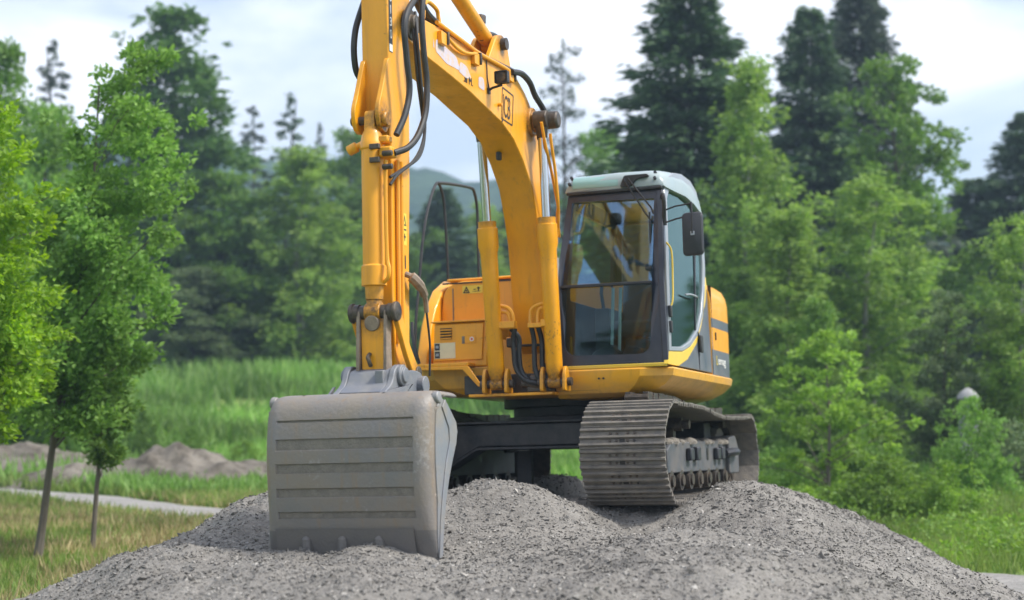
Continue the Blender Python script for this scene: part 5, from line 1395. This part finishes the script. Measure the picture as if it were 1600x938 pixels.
def proto(key, H, R, gen, r0, barkm, n_limb=12, top=0.9, seed=1, lean=None):
    V, tips, _ = gen
    cm = quads_mesh('crown', V, LM['mid'])
    tm = trunk_mesh('trunk', H, r0, M[barkm], tips, n_limb, top, lean, seed)
    PROTO[key] = (H, R, cm, tm)
proto('oak', 14, 3.3, broad(1, 14, 3.3, 95, 34000, 0.22, 0.06, cone, clump=0.18), 0.22, 'bark', 24)
proto('round', 10, 3.0, broad(2, 10, 3.0, 70, 25000, 0.19, 0.05, oval, clump=0.20), 0.16, 'bark', 20)
proto('round2', 10, 3.0, broad(29, 10, 3.0, 46, 22000, 0.19, 0.12, oval, clump=0.21), 0.16, 'bark', 24)
proto('birch', 12, 2.2, broad(5, 12, 2.2, 84, 20000, 0.15, 0.06, cone, droop=0.8, clump=0.17, flat=1.2, weep=0.22), 0.11, 'bark_birch', 24)
proto('birch2', 12, 2.2, broad(8, 12, 2.2, 70, 19000, 0.15, 0.10, oval, droop=0.75, clump=0.18, flat=1.1, weep=0.2), 0.11, 'bark_birch', 24)
proto('spruce', 18, 3.3, spruce(3, 18, 3.3, 48, 14, 66, 0.44, power=0.66), 0.2, 'bark_dark', 40, 0.97)
proto('spire', 16, 1.5, spruce(4, 16, 1.5, 34, 7, 26, 0.34, 0.05, 0.2, 0.7), 0.11, 'bark_dark', 60, 0.985)
proto('pine', 14, 2.4, spruce(6, 14, 2.4, 20, 7, 60, 0.28, 0.28, 0.28, 0.5), 0.13, 'bark_dark', 70, 0.97)
proto('loose', 11, 3.0, broad(13, 11, 3.0, 40, 17000, 0.18, 0.16, oval, clump=0.18), 0.15, 'bark', 34)
proto('young', 4.5, 2.0, broad(17, 4.5, 2.0, 34, 9000, 0.13, 0.06, oval, droop=0.1, clump=0.13, flat=0.8, rise=0.75), 0.05, 'bark_young', 50)
proto('shrub', 2.0, 1.3, broad(21, 2.0, 1.3, 40, 8000, 0.10, 0.02, lambda h: np.sqrt(np.clip(1 - h ** 2.4, 0.03, 1)), clump=0.22, rise=0.6), 0.03, 'bark_young', 30, 0.7)

def px(u, d): return (u - 800.0) / 2404.9 * d
def pz(v, d): return EYE + (598.9 - v) / 2404.9 * d
def plant(name, key, u, v_top, w_px, d, leaf, label, cat='tree', group=None, rot=None, base_v=None, z0=None):
    H, R, cm, tm = PROTO[key]
    x = px(u, d)
    z = ground_scalar(x, d) if z0 is None else z0
    hgt = pz(v_top, d) - z
    r = w_px / 2404.9 * d / 2
    root = empty(name)
    root.location = (x, d, z)
    root.rotation_euler = (0, 0, rot if rot is not None else random.uniform(0, 6.28))
    root.scale = (r / R, r / R, hgt / H)
    for nm, me in (('trunk', tm), ('crown', cm)):
        o = bpy.data.objects.new(nm, me)
        COL.objects.link(o); o.parent = root
        if nm == 'crown':
            o.material_slots[0].link = 'OBJECT'
            o.material_slots[0].material = LM[leaf]
    tag(root, label, cat, group)
    return root

# trees behind, left to right
T = 'trees behind the excavator'
plant('spruce_tree', 'spire', 78, 60, 170, 74, 'spruce_grey', 'grey-green conifer top rising behind the yellow-green trees at far left', group=T)
plant('broadleaf_tree', 'round2', 0, 70, 230, 40, 'light', 'pale light green treetop at the upper left edge', group=T)
plant('broadleaf_tree', 'round', 70, 165, 260, 36, 'light', 'soft light green tree filling the gap behind the two left foreground trees', group=T)
plant('broadleaf_tree', 'oak', 262, 15, 430, 64, 'dark', 'tall dark green broadleaf tree, the highest one on the left', group=T)
plant('broadleaf_tree', 'round', 352, 270, 300, 62, 'mid', 'mid-green rounded tree at the foot of the tall dark broadleaf', group=T)
plant('spruce_tree', 'spire', 392, 165, 140, 80, 'spruce_grey', 'thin dark spruce spire, leftmost of the three left of the arm', group=T)
plant('spruce_tree', 'spire', 449, 145, 150, 78, 'spruce', 'thin dark spruce spire, tallest of the three left of the arm', group=T)
plant('spruce_tree', 'spire', 496, 192, 90, 84, 'spruce_grey', 'faint thin spruce spire, nearest the arm of the three', group=T)
plant('birch_tree', 'birch', 468, 225, 330, 61, 'birch', 'light green birch left of the excavator arm', group=T)
plant('broadleaf_tree', 'round', 548, 205, 250, 73, 'mid', 'dark rounded tree whose top is cut by the excavator arm', group=T)
plant('spruce_tree', 'spruce', 585, 330, 190, 76, 'spruce', 'dark spruce hidden behind the arm and bucket cylinder', group=T)
plant('broadleaf_tree', 'round2', 300, 420, 230, 59, 'greygreen', 'dull green low tree under the tall dark broadleaf', group=T)
plant('spruce_tree', 'spruce', 690, 295, 230, 76, 'spruce', 'dark spruce seen through the black handrail', group=T)
plant('broadleaf_tree', 'birch2', 752, 315, 160, 78, 'birch', 'light green tree between the handrail and left boom cylinder', group=T)
plant('spruce_tree', 'spruce', 800, 320, 230, 82, 'spruce', 'dark spruce partly hidden behind the boom', group=T)
plant('broadleaf_tree', 'round', 645, 390, 120, 70, 'mid', 'low mid-green tree just right of the arm', group=T)
plant('pine_tree', 'pine', 880, 58, 200, 70, 'spruce_grey', 'sparse half-bare pine standing against the sky above the cab', group=T)
plant('broadleaf_tree', 'round2', 940, 205, 190, 68, 'light', 'light green treetop just above the cab roof', group=T)
plant('spruce_tree', 'spruce', 1078, -50, 470, 48, 'spruce', 'big dense dark spruce right behind the cab', group=T)
plant('broadleaf_tree', 'round', 1000, 190, 180, 50, 'mid', 'green broadleaf at the left side of the big dense spruce', group=T)
plant('birch_tree', 'birch', 1172, 80, 290, 40, 'birch', 'tall light green birch right of the big spruce', group=T)
plant('spruce_tree', 'spruce', 1270, 10, 330, 54, 'spruce', 'dark spruce behind the birch, left of the tallest spruce top', group=T)
plant('spruce_tree', 'spruce', 1347, -40, 330, 56, 'spruce_grey', 'tallest spruce top on the right, reaching the upper frame edge', group=T)
plant('broadleaf_tree', 'loose', 1405, 85, 340, 46, 'mid', 'loose-crowned broadleaf with sky showing through on its right', group=T)
plant('birch_tree', 'birch2', 1360, 270, 330, 37, 'birch', 'light green birch in front of the loose-crowned broadleaf', group=T)
plant('birch_tree', 'birch', 1235, 320, 290, 36, 'birch', 'light green drooping birch right of the counterweight', group=T)
plant('broadleaf_tree', 'round', 1165, 420, 170, 38, 'mid', 'mid-green tree directly behind the counterweight', group=T)
plant('spruce_tree', 'spruce', 1525, 280, 300, 60, 'spruce', 'dark spruce right of the sky gap, the lower of two', group=T)
plant('spruce_tree', 'spruce', 1612, 175, 330, 58, 'spruce', 'dark spruce cut by the right edge of the photo', group=T)
plant('birch_tree', 'birch2', 1597, 335, 240, 30, 'birch', 'light green birch at the right edge in front of spruces', group=T)
plant('broadleaf_tree', 'loose', 1476, 455, 190, 30, 'greygreen', 'dark-trunked tree with grey-green crown beside the pale pillar', group=T)
plant('broadleaf_tree', 'round', 1275, 470, 190, 31, 'mid', 'shaded green tree behind the bright young tree', group=T)
plant('broadleaf_tree', 'round2', 1560, 500, 140, 31, 'greygreen', 'low dull green tree right of the pale pillar', group=T)
# young tree and shrubs beside the mound on the right
plant('young_tree', 'young', 1292, 522, 290, 24, 'fresh', 'bright young tree with spreading shoots right of the near track', 'tree')
S_ = 'shrubs on the right of the mound'
plant('shrub', 'shrub', 1385, 715, 190, 22, 'bush', 'wide bright green shrub right of the young tree', 'shrub', S_)
plant('shrub', 'shrub', 1478, 722, 130, 21.5, 'bush', 'bright green shrub below the dark tree trunk', 'shrub', S_)
plant('shrub', 'shrub', 1551, 806, 62, 20, 'bush', 'small round bright shrub alone on the grass', 'shrub', S_)
plant('shrub', 'shrub', 1230, 700, 120, 25, 'light', 'green shrub at the foot of the young tree beside the mound', 'shrub', S_)
plant('shrub', 'shrub', 1570, 660, 150, 27, 'greygreen', 'dull green shrub under the birch at the right edge', 'shrub', S_)
plant('shrub', 'shrub', 1516, 625, 150, 25.5, 'light', 'light green shrub standing in front of the pale pillar', 'shrub', S_)
plant('shrub', 'shrub', 1335, 640, 150, 27, 'mid', 'dark green shrub behind the wide bright shrub', 'shrub', S_)
# shrubs at the meadow's far edge and behind the soil heap
L_ = 'shrubs along the meadow'
plant('shrub', 'shrub', 455, 525, 130, 62, 'light', 'light green shrub at the wood edge below the birch', 'shrub', L_)
plant('shrub', 'shrub', 330, 545, 110, 60, 'mid', 'green shrub at the back edge of the meadow, left of the light one', 'shrub', L_)
plant('shrub', 'shrub', 225, 640, 60, 36, 'mid', 'low green shrub behind the soil heap', 'shrub', L_)
plant('shrub', 'shrub', 300, 668, 80, 37, 'mid', 'dark green weed clump at the right end of the soil heap', 'shrub', L_)
plant('shrub', 'shrub', 385, 690, 70, 36, 'bush', 'green weed clump just left of the bucket', 'shrub', L_)

# three young trees in the left foreground
def near_tree(name, u, v_base, d, H, R, gen, leaf, r0, label, lean_u=0, limbs=26, seed=3, cx=0.0):
    V, tips, _ = gen
    root = empty(name)
    x = px(u, d)
    root.location = (x, d, ground_scalar(x, d))
    k = lean_u / 2404.9 * d
    lean = lambda t: (k * t * 1.15, 0.0)
    sh = np.array(V); sh[:, 0] += k * 1.15 * np.clip(sh[:, 2] / (H * 0.9), 0, 1.2)
    sh[:, 0] += cx * np.clip(sh[:, 2] / H, 0, 1)
    tp = np.array(tips); tp[:, 0] += cx * np.clip(tp[:, 2] / H, 0, 1); tp[:, 0] += k * 1.15 * np.clip(tp[:, 2] / (H * 0.9), 0, 1.2)
    tr_ = bpy.data.objects.new('trunk', trunk_mesh('trunk', H, r0, M['bark_young'], tp, limbs, 0.92, lean, seed)); COL.objects.link(tr_); tr_.parent = root
    cr_ = bpy.data.objects.new('crown', quads_mesh('crown', sh, LM[leaf])); COL.objects.link(cr_); cr_.parent = root
    tag(root, label, 'tree', 'young trees in the left foreground')
near_tree('young_tree', 62, 870, 17.6, 5.9, 1.2, broad(31, 5.9, 1.2, 70, 25000, 0.078, 0.30, oval, droop=0.3, clump=0.18), 'light', 0.046, 'young tree with slightly leaning trunk and tall light green crown at left', 82, cx=0.34)
near_tree('young_tree', 148, 850, 18.6, 3.2, 0.45, broad(37, 3.2, 0.42, 26, 5200, 0.070, 0.34, oval, droop=0.3, clump=0.28), 'mid', 0.032, 'thin young tree with a small low crown beside the leaning one', 22, 16)
near_tree('young_tree', -40, 900, 15.0, 4.8, 0.85, broad(41, 4.8, 0.85, 58, 19000, 0.072, 0.34, oval, droop=0.3, clump=0.24), 'lime', 0.045, 'yellow-green young tree cut off by the left edge of the photo', 10)

# the wood behind them all, one mass
def wood():
    Vs = []
    rs = np.random.RandomState(77)
    protos = [spruce(50, 13, 2.6, 26, 9, 16, 0.62)[0], broad(51, 10, 3.2, 40, 4200, 0.36, 0.05, oval, clump=0.24)[0], spruce(52, 12, 2.2, 24, 9, 16, 0.62)[0]]
    for k in range(66):
        y = rs.uniform(88, 115); u = -520 + 2640 * (k + rs.uniform(0, 1)) / 66
        x = px(u, y); z = ground_scalar(x, y)
        p = np.array(protos[k % 3]); a = rs.uniform(0, 6.28); c, s = math.cos(a), math.sin(a)
        vt = 345 + 90 * rs.rand() - (30 if u > 900 else 0)
        if 640 < u < 800: vt += 60
        sc = (pz(vt, y) - z) / 12.0
        q = np.stack([p[:, 0] * c - p[:, 1] * s, p[:, 0] * s + p[:, 1] * c, p[:, 2]], 1) * np.array([max(1, sc), max(1, sc), sc]) + np.array([x, y, z])
        Vs.append(q)
    for k in range(34):                      # unseen trees added behind the camera to darken reflections in the cab glass
        a2 = R_(110 + 320 * (k + rs.uniform(0, 1)) / 34 - 20)
        rr = rs.uniform(50, 72); x = rr * math.sin(a2); y = rr * math.cos(a2)
        if y > -12: continue
        p = np.array(protos[k % 3]); a = rs.uniform(0, 6.28); c, s = math.cos(a), math.sin(a)
        sc = rs.uniform(1.1, 1.6)
        Vs.append(np.stack([p[:, 0] * c - p[:, 1] * s, p[:, 0] * s + p[:, 1] * c, p[:, 2]], 1) * np.array([1.5, 1.5, sc]) + np.array([x, y, 0]))
    o = link('distant_wood', quads_mesh('distant_wood', np.concatenate(Vs), LM['dark']))
    tag(o, 'dark continuous wood closing the view behind the trees', 'wood', kind='stuff')
wood()

# grass: blades near the mound, coarser tufts over the meadow
def blades(name, X, Y, hgt, wid, mat, label):
    n = len(X)
    rs = np.random.RandomState(5)
    Z = ground_z(X, Y)
    a = rs.uniform(0, 6.28, n); l = rs.normal(0, 0.3, (n, 2))
    P = np.stack([X, Y, Z], 1)
    s = np.stack([np.cos(a), np.sin(a), np.zeros(n)], 1) * (wid * rs.uniform(0.6, 1.4, n))[:, None]
    tip = P + np.stack([l[:, 0], l[:, 1], np.ones(n)], 1) * (hgt * rs.uniform(0.5, 1.3, n))[:, None]
    V = np.stack([P - s, P + s, tip], 1).reshape(-1, 3)
    o = link(name, np_mesh(name, V, np.arange(3 * n).reshape(-1, 3), mat, False))
    tag(o, label, 'grass', kind='stuff')
M['grass'] = leaf_mat('grass_blades', (0.100, 0.190, 0.030), (0.240, 0.300, 0.090), 0.4)
M['grass_tall'] = leaf_mat('meadow_blades', (0.100, 0.215, 0.034), (0.230, 0.350, 0.110), 0.45, 0.22, 0.5, 1.75)
rs = np.random.RandomState(9)
def field(n, y0, y1, umin, umax, pw=1.5):
    Y = y0 + (y1 - y0) * rs.rand(n) ** pw
    X = px(umin + (umax - umin) * rs.rand(n), Y)
    return X, Y
def off_path(X, Y, m=0.95):
    c = np.array([(p.x, p.y) for p in pc if -60 < p.y < 60])
    d = np.full(len(X), 1e9)
    for q in c: d = np.minimum(d, (X - q[0]) ** 2 + (Y - q[1]) ** 2)
    return (d > m * m) & ((mound_h(X, Y) < 0.0) | (Y > 20))
Xa, Ya = field(60000, 11, 31, -260, 480, 1.1); k = off_path(Xa, Ya, 0.8); dry = (Ya < 24) & ((fbm(Xa, Ya, 3, 0.5) + rs.normal(0, 0.2, len(Xa))) > -0.1); k &= ~dry
Xb, Yb = field(40000, 12.5, 30, 1180, 2000, 1.2); kb = off_path(Xb, Yb)
X = np.concatenate([Xa[k], Xb[kb]]); Y = np.concatenate([Ya[k], Yb[kb]])
blades('grass', X, Y, np.where(X < 0, 0.11, 0.20) + 0.012 * np.clip(Y - 20, 0, 10), 0.010 + 0.002 * np.clip(Y - 18, 0, 12), M['grass'], 'bright short grass around the foot of the mound')
Xm, Ym = field(140000, 27, 72, -450, 2100, 1.4)
k = off_path(Xm, Ym, 1.0) & ((fbm(Xm, Ym, 3, 0.35) + rs.normal(0, 0.25, len(Xm))) > -0.15); Xm, Ym = Xm[k], Ym[k]
blades('meadow_grass', Xm, Ym, (0.28 + 0.006 * Ym) * (1 + 0.7 * fbm(Xm + 5, Ym, 3, 0.22)), 0.024 + 0.0012 * Ym, M['grass_tall'], 'tall meadow grass between the path and the wood')

# straw on the dry strip, low weeds by the soil heaps and on the right-hand grass
M['straw'] = leaf_mat('dry_straw', (0.20, 0.17, 0.07), (0.42, 0.36, 0.19), 0.3)
Xd, Yd = field(54000, 11, 27, -260, 480, 1.1)
kd = off_path(Xd, Yd, 0.8) & ((fbm(Xd, Yd, 3, 0.6) + rs.normal(0, 0.2, len(Xd))) > -0.15); Xd, Yd = Xd[kd], Yd[kd]
blades('dry_grass', Xd, Yd, np.full(len(Xd), 0.16), np.full(len(Xd), 0.012), M['straw'], 'dry straw-coloured grass beside the path on the left')
def weeds(name, spots, n, leaf, mat, label):
    k = rs.randint(0, len(spots), n)
    S = np.array(spots)
    X = S[k, 0] + rs.normal(0, 1, n) * S[k, 2]; Y = S[k, 1] + rs.normal(0, 1, n) * S[k, 2] * 0.7
    Z = ground_z(X, Y) + np.abs(rs.normal(0, 1, n)) * S[k, 3]
    V = leaf_quads(np.stack([X, Y, Z], 1), np.stack([rs.normal(0, 1, n), rs.normal(0, 1, n), np.full(n, 0.6)], 1), leaf, leaf * 0.6, rs)
    tag(link(name, quads_mesh(name, V, mat)), label, 'weeds', kind='stuff')
spots = [(px(rs.uniform(1440, 1640), d), d, rs.uniform(0.15, 0.4), rs.uniform(0.06, 0.16)) for d in rs.uniform(16.8, 26, 40)] + [(px(rs.uniform(1180, 1420), d), d, rs.uniform(0.2, 0.5), rs.uniform(0.1, 0.25)) for d in rs.uniform(20, 27, 24)]
weeds('weeds', spots, 12000, 0.07, LM['bush'], 'low leafy weeds in the grass at the right')
spots = [(px(rs.uniform(0, 420), d), d, rs.uniform(0.3, 0.9), rs.uniform(0.12, 0.35)) for d in rs.uniform(34, 46, 15)]
weeds('weeds', spots, 4200, 0.12, LM['mid'], 'dark green weeds around the soil heaps on the left')

# ================================================================== PALE PILLAR UNDER THE TREES
pr0 = empty('wayside_pillar')
pxx = px(1511, 28.5); pr0.location = (pxx, 28.5, ground_scalar(pxx, 28.5)); pr0.scale = (0.74, 0.74, 1.0)
M['plaster'] = surf('pale_weathered_plaster', (0.26, 0.27, 0.28), 0.85, 0, (0.15, 0.17, 0.13), 0.9, 3.0, 0.2, 20)
M['plaster_white'] = surf('limewashed_cap', (0.30, 0.30, 0.31), 0.8, 0, (0.22, 0.22, 0.2), 0.7, 5.0)
b = MB(); b.prism(rpoly([(-0.19, -0.19), (0.19, -0.19), (0.19, 0.19), (-0.19, 0.19)], 0.02), 0.0, 1.62, 'z'); b.build('shaft', M['plaster'], pr0, 0.01)
b = MB(); b.box(-0.24, 0.24, -0.24, 0.24, -0.1, 0.22); b.build('plinth', M['plaster'], pr0, 0.015)
b = MB(); b.lathe((0, 0, 1.622), (0, 0, 1.80), [(0, 0.20), (0.25, 0.20)], 20); b.build('neck', M['plaster'], pr0, 0.01)
b = MB(); b.lathe((0, 0, 1.68), (0, 0, 1.90), [(0.0, 0.25), (0.1, 0.27), (0.35, 0.25), (0.65, 0.18), (0.9, 0.08), (1, 0.01)], 24); b.build('domed_cap', M['plaster_white'], pr0)
tag(pr0, 'pale pillar with white domed cap half hidden under the trees', 'pillar')

# ================================================================== HAZE
hb = MB(); hb.box(-950, 950, -280, 950, -1.0, 112)
m = bpy.data.materials.new('thin_haze'); m.use_nodes = True
N = m.node_tree.nodes; N.clear()
o = N.new('ShaderNodeOutputMaterial'); pv = N.new('ShaderNodeVolumePrincipled')
pv.inputs['Color'].default_value = (0.56, 0.77, 1.0, 1)
pv.inputs['Density'].default_value = 0.0011
pv.inputs['Anisotropy'].default_value = 0.2
m.node_tree.links.new(pv.outputs[0], o.inputs['Volume'])
hz = hb.build('haze', m)
tag(hz, kind='stuff')
